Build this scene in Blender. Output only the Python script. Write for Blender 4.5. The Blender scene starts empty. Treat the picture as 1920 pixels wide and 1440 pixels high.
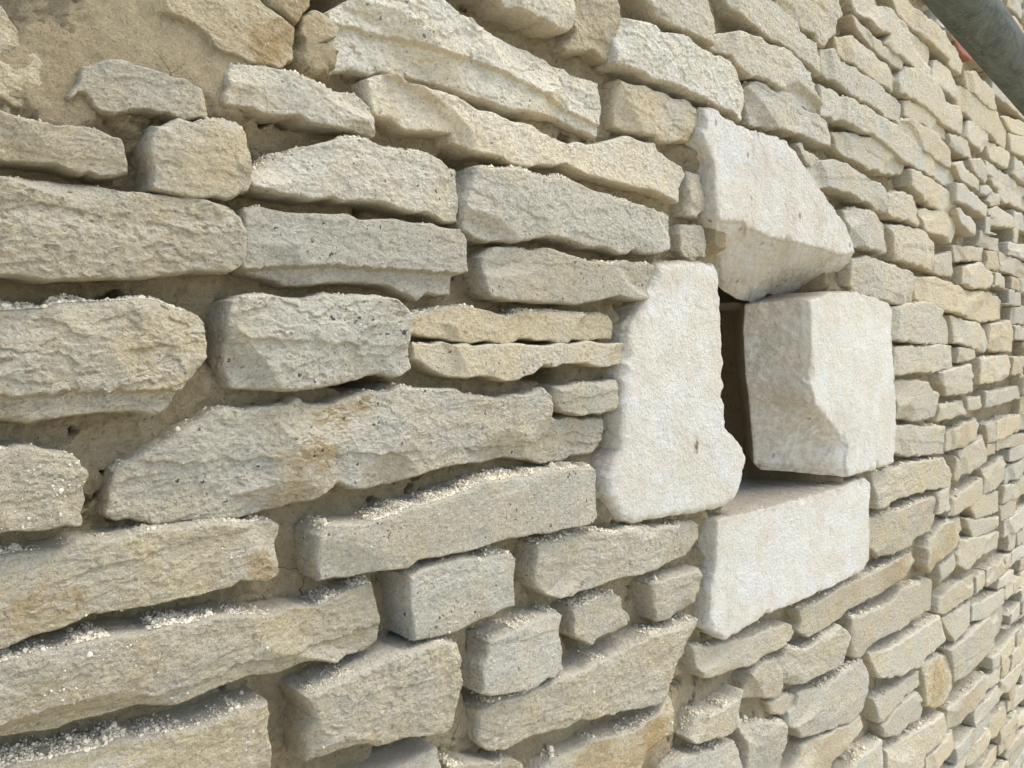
import bpy, math, random
import numpy as np
from mathutils import Vector
from mathutils.geometry import delaunay_2d_cdt

# ------------------------------------------------------------------ camera, sky, sun, exposure
SC = bpy.context.scene
BETA = math.radians(45.78)      # angle between the view direction and the run of the wall
PITCH = math.radians(2.76)
CAM = np.array([0.0, -0.712, 1.70])
cd = bpy.data.cameras.new("camera")
cd.lens = 1450.0/1920.0*36.0; cd.sensor_width = 36.0; cd.sensor_fit = 'HORIZONTAL'
cd.clip_start = 0.02; cd.clip_end = 500.0
cam = bpy.data.objects.new("camera", cd); SC.collection.objects.link(cam)
cam.location = CAM; cam.rotation_euler = (math.pi/2-PITCH, 0, BETA-math.pi/2)
SC.camera = cam

SUN_EL, SUN_AZ = math.radians(60), math.radians(128)   # azimuth clockwise from +y (the wall faces -y)
w = bpy.data.worlds.new("World"); SC.world = w; w.use_nodes = True
nt = w.node_tree; nt.nodes.clear()
sky = nt.nodes.new('ShaderNodeTexSky'); sky.sky_type = 'NISHITA'; sky.sun_disc = False
sky.sun_elevation = SUN_EL; sky.sun_rotation = SUN_AZ
sky.air_density = 1.0; sky.dust_density = 2.0; sky.ozone_density = 0.6
bg = nt.nodes.new('ShaderNodeBackground'); bg.inputs['Strength'].default_value = 0.15
wo = nt.nodes.new('ShaderNodeOutputWorld')
nt.links.new(sky.outputs[0], bg.inputs[0]); nt.links.new(bg.outputs[0], wo.inputs[0])
sl = bpy.data.lights.new("sun", 'SUN'); sl.energy = 1.15; sl.angle = math.radians(52); sl.color = (1.0, 0.985, 0.895)
so = bpy.data.objects.new("sun", sl); SC.collection.objects.link(so)
sd = Vector((math.sin(SUN_AZ)*math.cos(SUN_EL), math.cos(SUN_AZ)*math.cos(SUN_EL), math.sin(SUN_EL)))
so.rotation_euler = sd.to_track_quat('Z', 'Y').to_euler()
SC.view_settings.view_transform = 'Standard'; SC.view_settings.look = 'None'
SC.view_settings.exposure = 1.22; SC.view_settings.gamma = 1.0
SC.cycles.use_denoising = True

# ------------------------------------------------------------------ noise
RNG = np.random.RandomState(7)
_perm = RNG.permutation(256); _perm = np.concatenate([_perm, _perm, _perm])
_g = RNG.normal(size=(256, 3)); _g /= np.linalg.norm(_g, axis=1)[:, None]
def pnoise(p):
    i = np.floor(p).astype(np.int64); f = p-i; i &= 255
    u = f*f*f*(f*(f*6-15)+10)
    def gr(dx, dy, dz):
        h = _perm[_perm[_perm[i[:, 0]+dx]+i[:, 1]+dy]+i[:, 2]+dz] & 255
        return (_g[h]*(f-np.array([dx, dy, dz]))).sum(1)
    def lp(a, b, t): return a+(b-a)*t
    x00 = lp(gr(0,0,0), gr(1,0,0), u[:,0]); x10 = lp(gr(0,1,0), gr(1,1,0), u[:,0])
    x01 = lp(gr(0,0,1), gr(1,0,1), u[:,0]); x11 = lp(gr(0,1,1), gr(1,1,1), u[:,0])
    return lp(lp(x00, x10, u[:,1]), lp(x01, x11, u[:,1]), u[:,2])*1.6
def fbm(p, octv=4, gain=0.5, ridge=False):
    a, s, t = 1.0, np.zeros(len(p)), 0.0
    for k in range(octv):
        n = pnoise(p*(2.03**k)+17.3*k)
        if ridge: n = 1-2*np.abs(n)
        s += a*n; t += a; a *= gain
    return s/t
def sstep(x): x = np.clip(x, 0, 1); return x*x*(3-2*x)

# ------------------------------------------------------------------ mesh helpers
def link(name, me, parent=None, loc=(0,0,0), mat=None):
    o = bpy.data.objects.new(name, me); SC.collection.objects.link(o)
    o.location = loc
    if parent: o.parent = parent
    if mat: me.materials.append(mat)
    return o
def mesh_np(name, V, F, tint=None, stain_shade=None, smooth=True):
    me = bpy.data.meshes.new(name)
    k = F.shape[1]
    me.vertices.add(len(V)); me.vertices.foreach_set('co', np.ascontiguousarray(V, dtype=np.float32).ravel())
    me.loops.add(F.size); me.loops.foreach_set('vertex_index', np.ascontiguousarray(F, dtype=np.int32).ravel())
    me.polygons.add(len(F)); me.polygons.foreach_set('loop_start', np.arange(0, F.size, k, dtype=np.int32))
    me.update(calc_edges=True)
    me.polygons.foreach_set('use_smooth', np.full(len(F), smooth, dtype=bool))
    if tint is not None:
        a = me.attributes.new('tint', 'FLOAT_COLOR', 'POINT'); a.data.foreach_set('color', np.ascontiguousarray(tint, dtype=np.float32).ravel())
    if stain_shade is not None:
        a = me.attributes.new('stain_shade', 'FLOAT', 'POINT'); a.data.foreach_set('value', np.ascontiguousarray(stain_shade, dtype=np.float32))
    me.update(); return me

def zdepth(u):      # distance along the view axis, sets how fine the meshes are
    return np.maximum(0.35, u*math.cos(BETA)+0.712*math.sin(BETA))

def inside(P, poly):
    x, y = P[:, 0], P[:, 1]; c = np.zeros(len(P), bool); j = len(poly)-1
    for i in range(len(poly)):
        xi, yi = poly[i]; xj, yj = poly[j]
        if yi != yj:
            c ^= ((yi > y) != (yj > y)) & (x < (xj-xi)*(y-yi)/(yj-yi)+xi)
        j = i
    return c
def bdist(P, A):
    """distance from points P to the densely sampled closed outline A"""
    d = np.empty(len(P)); idx = np.empty(len(P), int); a2 = (A*A).sum(1)
    for k in range(0, len(P), 4000):
        q = P[k:k+4000]; m = (q*q).sum(1)[:, None]+a2[None]-2*q@A.T
        j = m.argmin(1); idx[k:k+4000] = j; d[k:k+4000] = np.sqrt(np.maximum(m[np.arange(len(q)), j], 0))
    return d, idx
def pdist(P, A):
    """distance from points P to the open polyline A"""
    d = np.full(len(P), 9.0)
    for k in range(len(A)-1):
        e = A[k+1]-A[k]; L = (e*e).sum()+1e-12
        t = np.clip(((P-A[k])@e)/L, 0, 1); q = P-(A[k]+t[:, None]*e)
        d = np.minimum(d, (q*q).sum(1))
    return np.sqrt(d)
def resample(P, s):
    out = []; n = len(P)
    for k in range(n):
        a, b = P[k], P[(k+1) % n]; m = max(1, int(round(np.linalg.norm(b-a)/s)))
        for q in range(m): out.append(a+(b-a)*q/m)
    return np.array(out)

def stone_geo(poly, seed, p=10, rel=1.0, back=85, R=1.0, steps=(), chip=(), stains=(), tint=(.3,.1,1.0), smear=0,
              crease=None, edge=None, under=(0, 0), rshade=0.0, dressed=False, resk=1.0):
    """one stone as a closed rough lump: poly = outline of its face on the wall (metres), p = how far it stands
    proud of the wall plane (mm); returns vertices, triangles, tint and stain per vertex, and its outline"""
    r = np.random.RandomState(seed)
    poly = np.array(poly, float); P0 = poly[:, :2]
    c = P0.mean(0); z = float(zdepth(c[0])); s = 0.00138*z*resk
    area_ = abs(0.5*np.sum(P0[:,0]*np.roll(P0[:,1],-1)-np.roll(P0[:,0],-1)*P0[:,1])); size = math.sqrt(area_)
    md = min(area_/max(np.ptp(P0[:, 0]), 1e-3), np.ptp(P0[:, 1]))*1000; sm = min(1.0, md/105)
    A = resample(P0, s)
    flag = np.zeros(len(A), bool); tp = np.zeros(len(A))
    if crease is not None:
        Cr = np.array(crease); flag = pdist(A, Cr) < 1e-4
        cum = np.concatenate([[0], np.cumsum(np.linalg.norm(np.diff(Cr, axis=0), axis=1))]); cum /= cum[-1]
        for k in np.where(flag)[0]:
            best = 9
            for q in range(len(Cr)-1):
                e = Cr[q+1]-Cr[q]; tt = np.clip(((A[k]-Cr[q])@e)/(e@e), 0, 1); dd = np.linalg.norm(A[k]-Cr[q]-tt*e)
                if dd < best: best = dd; tp[k] = cum[q]+tt*(cum[q+1]-cum[q])
        Ed = np.array(edge); ce = np.concatenate([[0], np.cumsum(np.linalg.norm(np.diff(Ed[:, :2], axis=0), axis=1))]); ce /= ce[-1]
    # ragged outline
    T = np.roll(A, -1, 0)-np.roll(A, 1, 0); T /= np.linalg.norm(T, axis=1)[:, None]+1e-9
    area = 0.5*np.sum(A[:,0]*np.roll(A[:,1],-1)-np.roll(A[:,0],-1)*A[:,1]); sg = 1 if area > 0 else -1
    N = np.stack([T[:, 1], -T[:, 0]], 1)*sg       # outward
    so_ = r.rand(3)*100
    jit = fbm(np.c_[A*55, np.zeros(len(A))]+so_, 4, .6)*0.0026*(sm if not dressed else 1.25)*(1+.9*max(0, z-.7))
    # broken, angular run of the arris: straight little breaks between random knots
    per = np.concatenate([[0], np.cumsum(np.linalg.norm(np.roll(A, -1, 0)-A, axis=1))])[:-1]; Lp = per[-1]+s
    kn = [0.0]; stp = max(.007, min(.022, .16*size))
    while kn[-1] < Lp-stp*.6: kn.append(kn[-1]+stp*r.uniform(.5, 1.6))
    kn = np.array(kn); kv = r.uniform(-1, 1, len(kn))*min(.0034, .030*size+.0004)*(.5 if dressed else 1); kv[-1] = kv[0]
    jit = jit*.6+np.interp(per, kn, kv)
    A = A+N*jit[:, None]
    lo, hi = A.min(0), A.max(0)
    gx = np.arange(lo[0], hi[0], s); gy = np.arange(lo[1], hi[1], s*.87)
    X, Y = np.meshgrid(gx, gy); X[1::2] += s/2
    Q = np.c_[X.ravel(), Y.ravel()]; Q += r.uniform(-.22, .22, Q.shape)*s
    Q = Q[inside(Q, A)]
    if len(Q):
        d, _ = bdist(Q-c, A-c); Q = Q[d > .55*s]
    n = len(A)
    pts = [Vector(v) for v in A-c]+[Vector(v) for v in Q-c]
    vs, es, fs, ov, oe, of = delaunay_2d_cdt(pts, [(k, (k+1) % n) for k in range(n)], [], 1, 1e-7)
    V2 = np.array([(v[0], v[1]) for v in vs])+c
    F = np.array([f for f in fs if len(f) == 3], dtype=np.int64)
    bm_ = np.full(n, -1)
    for i, o in enumerate(ov):
        for k in o:
            if k < n: bm_[k] = i
    border = [b for b in bm_ if b >= 0]
    d, _ = bdist(V2-c, A-c)
    # ---- relief of the face, mm, negative = into the wall
    q3 = np.c_[V2*1000, np.zeros(len(V2))]
    so = so_*10
    dep = np.zeros(len(V2))
    R_ = R*sm*(1+0.7*fbm(q3/25+so, 2))
    R_ = np.clip(R_, .7, 40)
    e = np.clip(d*1000/R_, 0, 1)
    h = -R_*(1-np.sqrt(np.clip(1-(1-e)**2, 0, 1)))*(0.8)
    if not dressed:
        # facets: tilted planes cut from the edges
        fac = np.zeros(len(V2))
        for k in range(r.randint(4, 7)):
            a = A[r.randint(len(A))]; nn = c-a; nn /= np.linalg.norm(nn)+1e-9
            th = r.uniform(-.6, .6); nn = np.array([nn[0]*math.cos(th)-nn[1]*math.sin(th), nn[0]*math.sin(th)+nn[1]*math.cos(th)])
            rel_ = (V2-a)*1000; tn = rel_@nn; tt = rel_@np.array([-nn[1], nn[0]])
            reach = md*(r.uniform(.03, .12) if r.rand() < .5 else r.uniform(.18, .46)); sl_ = r.uniform(.4, .9) if reach < .16*md else r.uniform(.16, .40)
            curv = r.uniform(.002, .012)/sm
            fac = np.minimum(fac, -sl_*(reach-tn)+.5*curv*tt*tt+1.1*sm*fbm(q3/(14*sm+2)+so+k*9, 3, .6))
        for (u, v, rad) in chip:
            rel_ = (V2-np.array([u, v]))*1000; dist = np.linalg.norm(rel_, axis=1)
            fac = np.minimum(fac, -.55*(rad-dist)+1.5*fbm(q3/12+so, 2))
        h = h+np.maximum(fac, -22*sm)*rel
        # overall swell, split bedding, roughness
        h += 5.0*sm*rel*fbm(q3/np.array([75, 50, 1])+so, 2)
        lay = fbm(q3/np.array([60, 24, 1])+so+31, 2, .5, ridge=True)
        h += 1.1*sm*rel*lay
        # broad split planes: the face is a low many-sided hull
        hull = np.full(len(V2), 4.0*sm)
        for k in range(r.randint(4, 7)):
            a = np.array([r.uniform(lo[0], hi[0]), r.uniform(lo[1], hi[1])]); an = r.uniform(0, 2*math.pi); sl_ = r.uniform(.02, .13)
            rel_ = (V2-a)*1000
            hull = np.minimum(hull, r.uniform(0, 4)*sm-sl_*(rel_[:, 0]*math.cos(an)*.45+rel_[:, 1]*math.sin(an))+1.3*fbm(q3/20+so+k*5, 3, .55))
        h += np.maximum(hull, -16*sm)*rel
        for q in range(2):
            if r.rand() < .5:
                vl = lo[1]+(hi[1]-lo[1])*r.uniform(.2, .8)+0.012*fbm(np.c_[V2[:,:1]*22, np.zeros((len(V2),2))]+so+q*7, 4, .6)+r.uniform(-.15,.15)*(V2[:,0]-c[0])
                mask = sstep((fbm(np.c_[V2[:,:1]*14, np.zeros((len(V2),2))]+so+q*13+40, 2)+.12)*5)
                h -= r.uniform(2, 6)*rel*sm*mask*sstep((vl-V2[:, 1])*1000/2.0)*np.exp(-np.maximum(0, (vl-V2[:, 1])*1000)/(30*sm+4))
        for (pl, dp) in steps:
            pl = np.array(pl); o_ = np.argsort(pl[:, 0]); vl = np.interp(V2[:, 0], pl[o_, 0], pl[o_, 1])
            vl = vl+0.006*fbm(np.c_[V2[:, :1]*60, np.zeros((len(V2), 2))]+so, 4, .6)
            h -= dp*sstep((vl-V2[:, 1])*1000/(4.0 if dp > 0 else 14.0)+.5*fbm(q3/8+so+61, 2))
        big = fbm(q3/12.0+so+3, 5, .64)
        # flaky plates left by the split: a terraced height
        ts = r.uniform(1.6, 3.2)*sm; tb = 7.5*sm*fbm((q3+np.c_[big*5, big*5, big*0])/np.array([46, 20, 1])+so+23, 4, .5)
        tf = tb/ts; fl_ = np.floor(tf); h += rel*(ts*(fl_+sstep((tf-fl_-.78)/.22))-tb*.55)
        wq = q3+np.c_[fbm(q3/20+so+4, 2), fbm(q3/20+so+6, 2), np.zeros(len(q3))]*14
        h += (.35+.95*sm)*fbm(wq/np.array([19, 9, 1])+so+17, 4, .62, ridge=True)*rel
        h += (.9+1.3*sm)*big*min(1, .5+rel*.5)+0.5*rel*sm*fbm(q3/22+so+8, 3, .55, ridge=True)+.5*fbm(q3/4.+so+13, 2)
    else:
        h += 2.5*fbm(q3/70+so, 2)+1.9*fbm(q3/16+so+3, 5, .66)+.6*fbm(q3/5+so+11, 2)
        for k in range(16):
            a = A[r.randint(len(A))]; rel_ = np.linalg.norm((V2-a)*1000*np.array([r.uniform(.6, 1.3), r.uniform(.6, 1.3)]), axis=1)
            h = np.minimum(h, h-np.maximum(0, r.uniform(5, 17)-rel_)*.55*(1+.5*fbm(q3/6+so+k, 2)))
    if smear: h = h*.8
    h += dep
    y = -(p+h)/1000.0
    st = np.zeros(len(V2))
    if dressed: st = np.maximum(st, .55*sstep(1-d*1000/16+.9*fbm(q3/14+so+91, 4, .6)))
    for (u, v, rad, k) in stains:
        dist = np.linalg.norm((V2-np.array([u, v]))*1000, axis=1)
        st = np.maximum(st, k*sstep((rad-dist+rad*.55*fbm(q3/18+so+5, 3))/(rad*.6)))
    V = np.c_[V2[:, 0], y, V2[:, 1]]
    # ---- sides going back into the joint
    bidx = np.array(border); nb = len(bidx)
    Bp = V2[bidx]; By = y[bidx]
    ks = np.array([k for k in range(n) if bm_[k] >= 0]); fl = flag[ks]; Dm = 1.0
    if crease is not None:
        E3 = np.c_[np.interp(tp[ks], ce, Ed[:, 0]), np.interp(tp[ks], ce, Ed[:, 2])/1000, np.interp(tp[ks], ce, Ed[:, 1])]
        Dm = float(Ed[:, 2].max()+p)
        Bs = np.c_[Bp[:, 0], By, Bp[:, 1]]; fi = np.where(fl)[0]
        for _ in range(60):
            Bn = Bs.copy(); q = fi[(fi > 0) & (fi < nb-1)]; q = q[fl[q-1] & fl[q+1]]
            Bn[q] = .5*Bs[q]+.25*Bs[q-1]+.25*Bs[q+1]; Bs = Bn
    Tn = np.roll(Bp, -1, 0)-np.roll(Bp, 1, 0); Tn /= np.linalg.norm(Tn, axis=1)[:, None]+1e-9
    Nb = np.stack([Tn[:, 1], -Tn[:, 0]], 1)*sg
    st_mm = max(1.5, s*1000*1.1)
    deps = []; dd = 0
    while dd < back:
        dd += st_mm*(1 if dd < 26 or (dressed and dd < 150) else 3 if dd < 70 else 8); deps.append(dd)
    rings = [bidx]; Vall = [V]; base = len(V); stl = [st]
    off0 = fbm(np.c_[Bp*1000/40, np.zeros(nb)]+so+70, 2)*3.5*sm
    for dd in deps:
        q = np.c_[Bp*1000, np.full(nb, dd)]
        o_ = (fbm(q/13+so+50, 3, .6)*2.2+fbm(q/5+so, 2)*.7)*sm*min(1, dd/5)+off0*min(1, dd/30)+(.9 if dd < 8 else .9)*min(1,dd/5)
        B2 = Bp+Nb*(o_/1000)[:, None]
        ring = np.c_[B2[:, 0], By+dd/1000, B2[:, 1]]
        if crease is not None:
            f_ = min(1.0, dd/Dm); B3 = np.c_[Bp[:, 0], By, Bp[:, 1]]; w_ = min(1, dd/14); B3 = B3*(1-w_)+Bs*w_
            rg = B3+(E3-B3)*f_; ex = max(0, dd-Dm)/1000; rg[:, 1] += ex; rg[:, 0] += ex*under[0]; rg[:, 2] += ex*under[1]
            ww = 3.2*min(1, dd/8)*fbm(rg*1000/np.array([13, 13, 13])+so+50, 4, .62)+4*min(1, dd/20)*fbm(rg*1000/60+so, 2)
            rg[:, 0] += Nb[:, 0]*ww/1000; rg[:, 2] += Nb[:, 1]*ww/1000; rg[:, 1] -= ww/1400
            ring = np.where(fl[:, None], rg, ring)
        Vall.append(ring); rings.append(np.arange(base, base+nb)); base += nb
        stl.append(np.where(fl & (crease is not None), rshade*min(1, dd/12), st[bidx]*.6))  # shade of the slot reveal and soffit put into the colour as dusty tan
    Fs = [F]
    for a, b in zip(rings[:-1], rings[1:]):
        a1, b1 = np.roll(a, -1), np.roll(b, -1)
        Fs.append(np.c_[a, b, b1]); Fs.append(np.c_[a, b1, a1])
    V = np.vstack(Vall); F = np.vstack(Fs)
    # orientation: the face must look towards -y
    f0 = F[0]; nrm = np.cross(V[f0[1]]-V[f0[0]], V[f0[2]]-V[f0[0]])
    k = len(Fs[0])
    if nrm[1] > 0: F[:k] = F[:k][:, ::-1]
    sN = np.cross(V[F[k:,1]]-V[F[k:,0]], V[F[k:,2]]-V[F[k:,0]])
    outw = np.tile(np.repeat(Nb, 1, 0), (2*len(deps), 1))
    if np.sum(sN[:, 0]*outw[:, 0]+sN[:, 2]*outw[:, 1]) < 0: F[k:] = F[k:][:, ::-1]
    tn = np.tile(np.array([np.clip(tint[0]+r.uniform(-.12, .12), 0, 1), tint[1], tint[2]*r.uniform(.93, 1.07), r.rand()]), (len(V), 1))
    Ay = np.full(n, -p/1000.0); ok = bm_ >= 0; Ay[ok] = y[bm_[ok]]     # how far out the arris really lies
    return V, F, tn, np.concatenate(stl), np.c_[A, Ay]

# ------------------------------------------------------------------ materials
def nodes(name):
    m = bpy.data.materials.new(name); m.use_nodes = True
    t = m.node_tree; t.nodes.clear()
    out = t.nodes.new('ShaderNodeOutputMaterial'); b = t.nodes.new('ShaderNodeBsdfPrincipled')
    b.inputs['Roughness'].default_value = .92; b.inputs['Specular IOR Level'].default_value = .25
    t.links.new(b.outputs[0], out.inputs[0]); return m, t, b
class G:
    def __init__(s, t): s.t = t
    def n(s, k, **kw):
        x = s.t.nodes.new(k)
        for a, v in kw.items(): setattr(x, a, v)
        return x
    def put(s, sock, v):
        if hasattr(v, 'is_linked') or hasattr(v, 'links'): s.t.links.new(v, sock)
        else: sock.default_value = v
    def math(s, op, a, b=0.0, c=None, clamp=False):
        x = s.n('ShaderNodeMath', operation=op, use_clamp=clamp); s.put(x.inputs[0], a); s.put(x.inputs[1], b)
        if c is not None: s.put(x.inputs[2], c)
        return x.outputs[0]
    def mix(s, f, a, b, mode='MIX'):
        x = s.n('ShaderNodeMix', data_type='RGBA', blend_type=mode); s.put(x.inputs[0], f); s.put(x.inputs[6], a); s.put(x.inputs[7], b)
        return x.outputs[2]
    def noise(s, vec, scale, detail=4, rough=.6, dist=0.0):
        x = s.n('ShaderNodeTexNoise'); s.put(x.inputs['Vector'], vec); x.inputs['Scale'].default_value = scale
        x.inputs['Detail'].default_value = detail; x.inputs['Roughness'].default_value = rough; x.inputs['Distortion'].default_value = dist
        return x.outputs[0]
    def ramp(s, v, a, b, ca=0.0, cb=1.0):
        x = s.n('ShaderNodeMapRange'); x.interpolation_type = 'SMOOTHSTEP'
        s.put(x.inputs[0], v); s.put(x.inputs[1], a); s.put(x.inputs[2], b); s.put(x.inputs[3], ca); s.put(x.inputs[4], cb)
        return x.outputs[0]
    def voro(s, vec, scale, feat='F1', rnd=1.0):
        x = s.n('ShaderNodeTexVoronoi', feature=feat); s.put(x.inputs['Vector'], vec); x.inputs['Scale'].default_value = scale
        x.inputs['Randomness'].default_value = rnd; return x
    def vec(s, v, scl, off=None):
        x = s.n('ShaderNodeMapping'); s.put(x.inputs[0], v); x.inputs['Scale'].default_value = scl
        if off is not None: s.put(x.inputs['Location'], off)
        return x.outputs[0]
    def bump(s, h, dist, strength=1.0, nrm=None):
        x = s.n('ShaderNodeBump'); s.put(x.inputs['Height'], h); x.inputs['Distance'].default_value = dist; x.inputs['Strength'].default_value = strength
        if nrm is not None: s.put(x.inputs['Normal'], nrm)
        return x.outputs[0]
C4 = lambda r, g, b: (r, g, b, 1.0)

def stone_material():
    m, t, b = nodes("limestone"); g = G(t)
    geo = g.n('ShaderNodeNewGeometry'); pos = geo.outputs['Position']
    tn = g.n('ShaderNodeAttribute', attribute_name='tint'); sp = g.n('ShaderNodeSeparateColor'); t.links.new(tn.outputs['Color'], sp.inputs[0])
    grey, lich, brt = sp.outputs[0], sp.outputs[1], sp.outputs[2]
    var = tn.outputs['Alpha']
    stn = g.n('ShaderNodeAttribute', attribute_name='stain_shade').outputs['Fac']
    n1 = g.noise(pos, 11, 4, .6, .6)        # broad patches
    n2 = g.noise(g.vec(pos, (1, 1, 2.2)), 60, 5, .65, .4)
    n3 = g.noise(pos, 330, 4, .7)
    n4 = g.noise(pos, 1400, 2, .6)
    gf = g.math('ADD', grey, g.math('MULTIPLY', g.math('SUBTRACT', n1, .5), 2.2), clamp=True)
    gf = g.math('ADD', gf, g.math('MULTIPLY', g.math('SUBTRACT', n2, .5), .55), clamp=True)
    col = g.mix(gf, C4(.655, .54, .335), C4(.59, .55, .44))
    pk = g.ramp(g.noise(pos, 23, 3, .6), .56, .72)
    col = g.mix(g.math('MULTIPLY', pk, .5), col, C4(.62, .55, .45))
    # ochre iron stains
    on = g.math('MULTIPLY', stn, g.ramp(n2, .25, .55, .5, 1.0))
    col = g.mix(g.math('MULTIPLY', on, .95), col, g.mix(g.ramp(n1, .35, .65), C4(.42, .265, .10), C4(.50, .38, .19)))
    # pale bloom in patches and bruised white grains
    wn = g.math('MULTIPLY', g.ramp(n2, .56, .76), g.ramp(g.noise(pos, 19, 3, .6), .45, .65))
    col = g.mix(g.math('MULTIPLY', wn, g.math('MULTIPLY_ADD', var, .9, .1)), col, C4(.68, .65, .56))
    fl = g.math('MULTIPLY', g.ramp(n3, .58, .66), g.ramp(g.noise(pos, 45, 3, .6), .44, .60))
    col = g.mix(g.math('MULTIPLY', fl, g.math('SUBTRACT', .95, g.math('MULTIPLY', var, .6))), col, C4(.78, .75, .65))
    dk = g.ramp(n3, .45, .31)
    col = g.mix(g.math('MULTIPLY', dk, .6), col, C4(.17, .145, .11))
    n6 = g.noise(g.vec(pos, (1, 1, 1.6)), 130, 5, .7)
    col = g.mix(1.0, col, g.math('ADD', .52, g.math('MULTIPLY', n6, .96)), 'MULTIPLY')
    mul = g.math('ADD', .72, g.math('MULTIPLY', n4, .56))
    col = g.mix(1.0, col, mul, 'MULTIPLY')
    # lichen specks
    lw = g.n('ShaderNodeVectorMath', operation='SCALE'); ln = g.n('ShaderNodeTexNoise'); t.links.new(pos, ln.inputs['Vector']); ln.inputs['Scale'].default_value = 260
    t.links.new(ln.outputs['Color'], lw.inputs[0]); lw.inputs['Scale'].default_value = .0075
    la = g.n('ShaderNodeVectorMath', operation='ADD'); t.links.new(pos, la.inputs[0]); t.links.new(lw.outputs[0], la.inputs[1])
    vd = g.voro(la.outputs[0], 105); vd2 = g.voro(la.outputs[0], 230)
    cl = g.ramp(g.noise(pos, 24, 3, .7), .50, .70)
    r1 = g.math('MULTIPLY', g.ramp(vd.outputs['Distance'], .27, .17), g.ramp(g.math('ADD', vd.outputs['Color'], g.math('MULTIPLY', cl, .35)),   .79, .86))
    r2 = g.math('MULTIPLY', g.ramp(vd2.outputs['Distance'], .36, .2), g.ramp(g.math('ADD', vd2.outputs['Color'], g.math('MULTIPLY', cl, .45)),   .94, 1.0))
    spk = g.math('MULTIPLY', g.math('MAXIMUM', r1, r2), g.ramp(lich, .02, .5))
    col = g.mix(g.math('MULTIPLY', spk, .88), col, C4(.045, .045, .04))
    # lime dust settled on ledges
    sn = g.n('ShaderNodeSeparateXYZ'); t.links.new(geo.outputs['Normal'], sn.inputs[0])
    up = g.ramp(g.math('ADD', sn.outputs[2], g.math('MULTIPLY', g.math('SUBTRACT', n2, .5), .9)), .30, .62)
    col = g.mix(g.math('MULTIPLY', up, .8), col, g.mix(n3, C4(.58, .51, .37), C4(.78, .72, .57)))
    # browner tone on faces turned downward, broken up by noise
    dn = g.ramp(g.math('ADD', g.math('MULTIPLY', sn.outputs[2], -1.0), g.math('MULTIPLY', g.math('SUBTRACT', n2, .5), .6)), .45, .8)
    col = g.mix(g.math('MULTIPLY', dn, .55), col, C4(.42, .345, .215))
    bv = g.n('ShaderNodeVectorMath', operation='SCALE'); t.links.new(col, bv.inputs[0]); t.links.new(brt, bv.inputs['Scale'])
    t.links.new(bv.outputs[0], b.inputs['Base Color'])
    hgt = g.math('ADD', g.math('MULTIPLY', n3, 1.0), g.math('MULTIPLY', g.noise(g.vec(pos, (1, 1, 1.7)), 150, 5, .68), 1.6))
    nb = g.bump(hgt, .0050, 1.0)
    nb = g.bump(n4, .0006, .8, nb)
    t.links.new(nb, b.inputs['Normal'])
    return m

def white_material():
    m, t, b = nodes("dressed_white_limestone"); g = G(t)
    geo = g.n('ShaderNodeNewGeometry'); pos = geo.outputs['Position']
    n1 = g.noise(pos, 16, 4, .6, .5); n2 = g.noise(pos, 75, 5, .7); n3 = g.noise(pos, 380, 4, .7); n5 = g.noise(pos, 1200, 2, .6)
    col = g.mix(g.ramp(n1, .35, .65), C4(.87, .825, .70), C4(.86, .84, .755))
    col = g.mix(g.math('MULTIPLY', g.ramp(g.noise(pos, 9, 4, .65, .5), .40, .60), .75), col, C4(.79, .72, .57))
    col = g.mix(g.math('MULTIPLY', g.ramp(n2, .53, .69), .55), col, C4(.62, .53, .39))
    col = g.mix(g.math('MULTIPLY', g.ramp(n3, .46, .30), .5), col, C4(.48, .42, .33))
    n7 = g.noise(pos, 150, 5, .7)
    col = g.mix(g.math('MULTIPLY', g.ramp(n7, .46, .30), .5), col, C4(.58, .51, .40))
    col = g.mix(1.0, col, g.math('ADD', .88, g.math('MULTIPLY', n5, .24)), 'MULTIPLY')
    stn = g.n('ShaderNodeAttribute', attribute_name='stain_shade').outputs['Fac']  # real stains, plus the painted shade of the reveal and soffit
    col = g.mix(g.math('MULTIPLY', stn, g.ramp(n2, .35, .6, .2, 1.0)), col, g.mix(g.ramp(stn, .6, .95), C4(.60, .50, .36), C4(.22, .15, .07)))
    vp = g.voro(g.vec(pos, (1, 1, .75)), 55)
    pit = g.math('MULTIPLY', g.ramp(vp.outputs['Distance'], .30, .14), g.ramp(vp.outputs['Color'], .80, .86))
    pit = g.math('MULTIPLY', pit, g.ramp(n3, .3, .5, .5, 1.0))
    col = g.mix(g.math('MULTIPLY', pit, .6), col, C4(.34, .245, .15))
    vk = g.voro(pos, 130); blk = g.math('MULTIPLY', g.ramp(vk.outputs['Distance'], .18, .10), g.ramp(vk.outputs['Color'], .955, .975))
    col = g.mix(g.math('MULTIPLY', blk, .75), col, C4(.07, .06, .05))
    sn = g.n('ShaderNodeSeparateXYZ'); t.links.new(geo.outputs['Normal'], sn.inputs[0])
    up = g.ramp(sn.outputs[2], .55, .85)
    col = g.mix(g.math('MULTIPLY', up, .7), col, g.mix(n3, C4(.36, .29, .20), C4(.60, .52, .41)))
    t.links.new(col, b.inputs['Base Color'])
    n6 = g.noise(pos, 170, 5, .72); h = g.math('ADD', g.math('MULTIPLY', n6, 1.8), n3)
    h = g.math('SUBTRACT', h, g.math('MULTIPLY', pit, 1.2))
    nb = g.bump(h, .0040, .95); nb = g.bump(n5, .0007, .8, nb)
    t.links.new(nb, b.inputs['Normal'])
    return m

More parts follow.
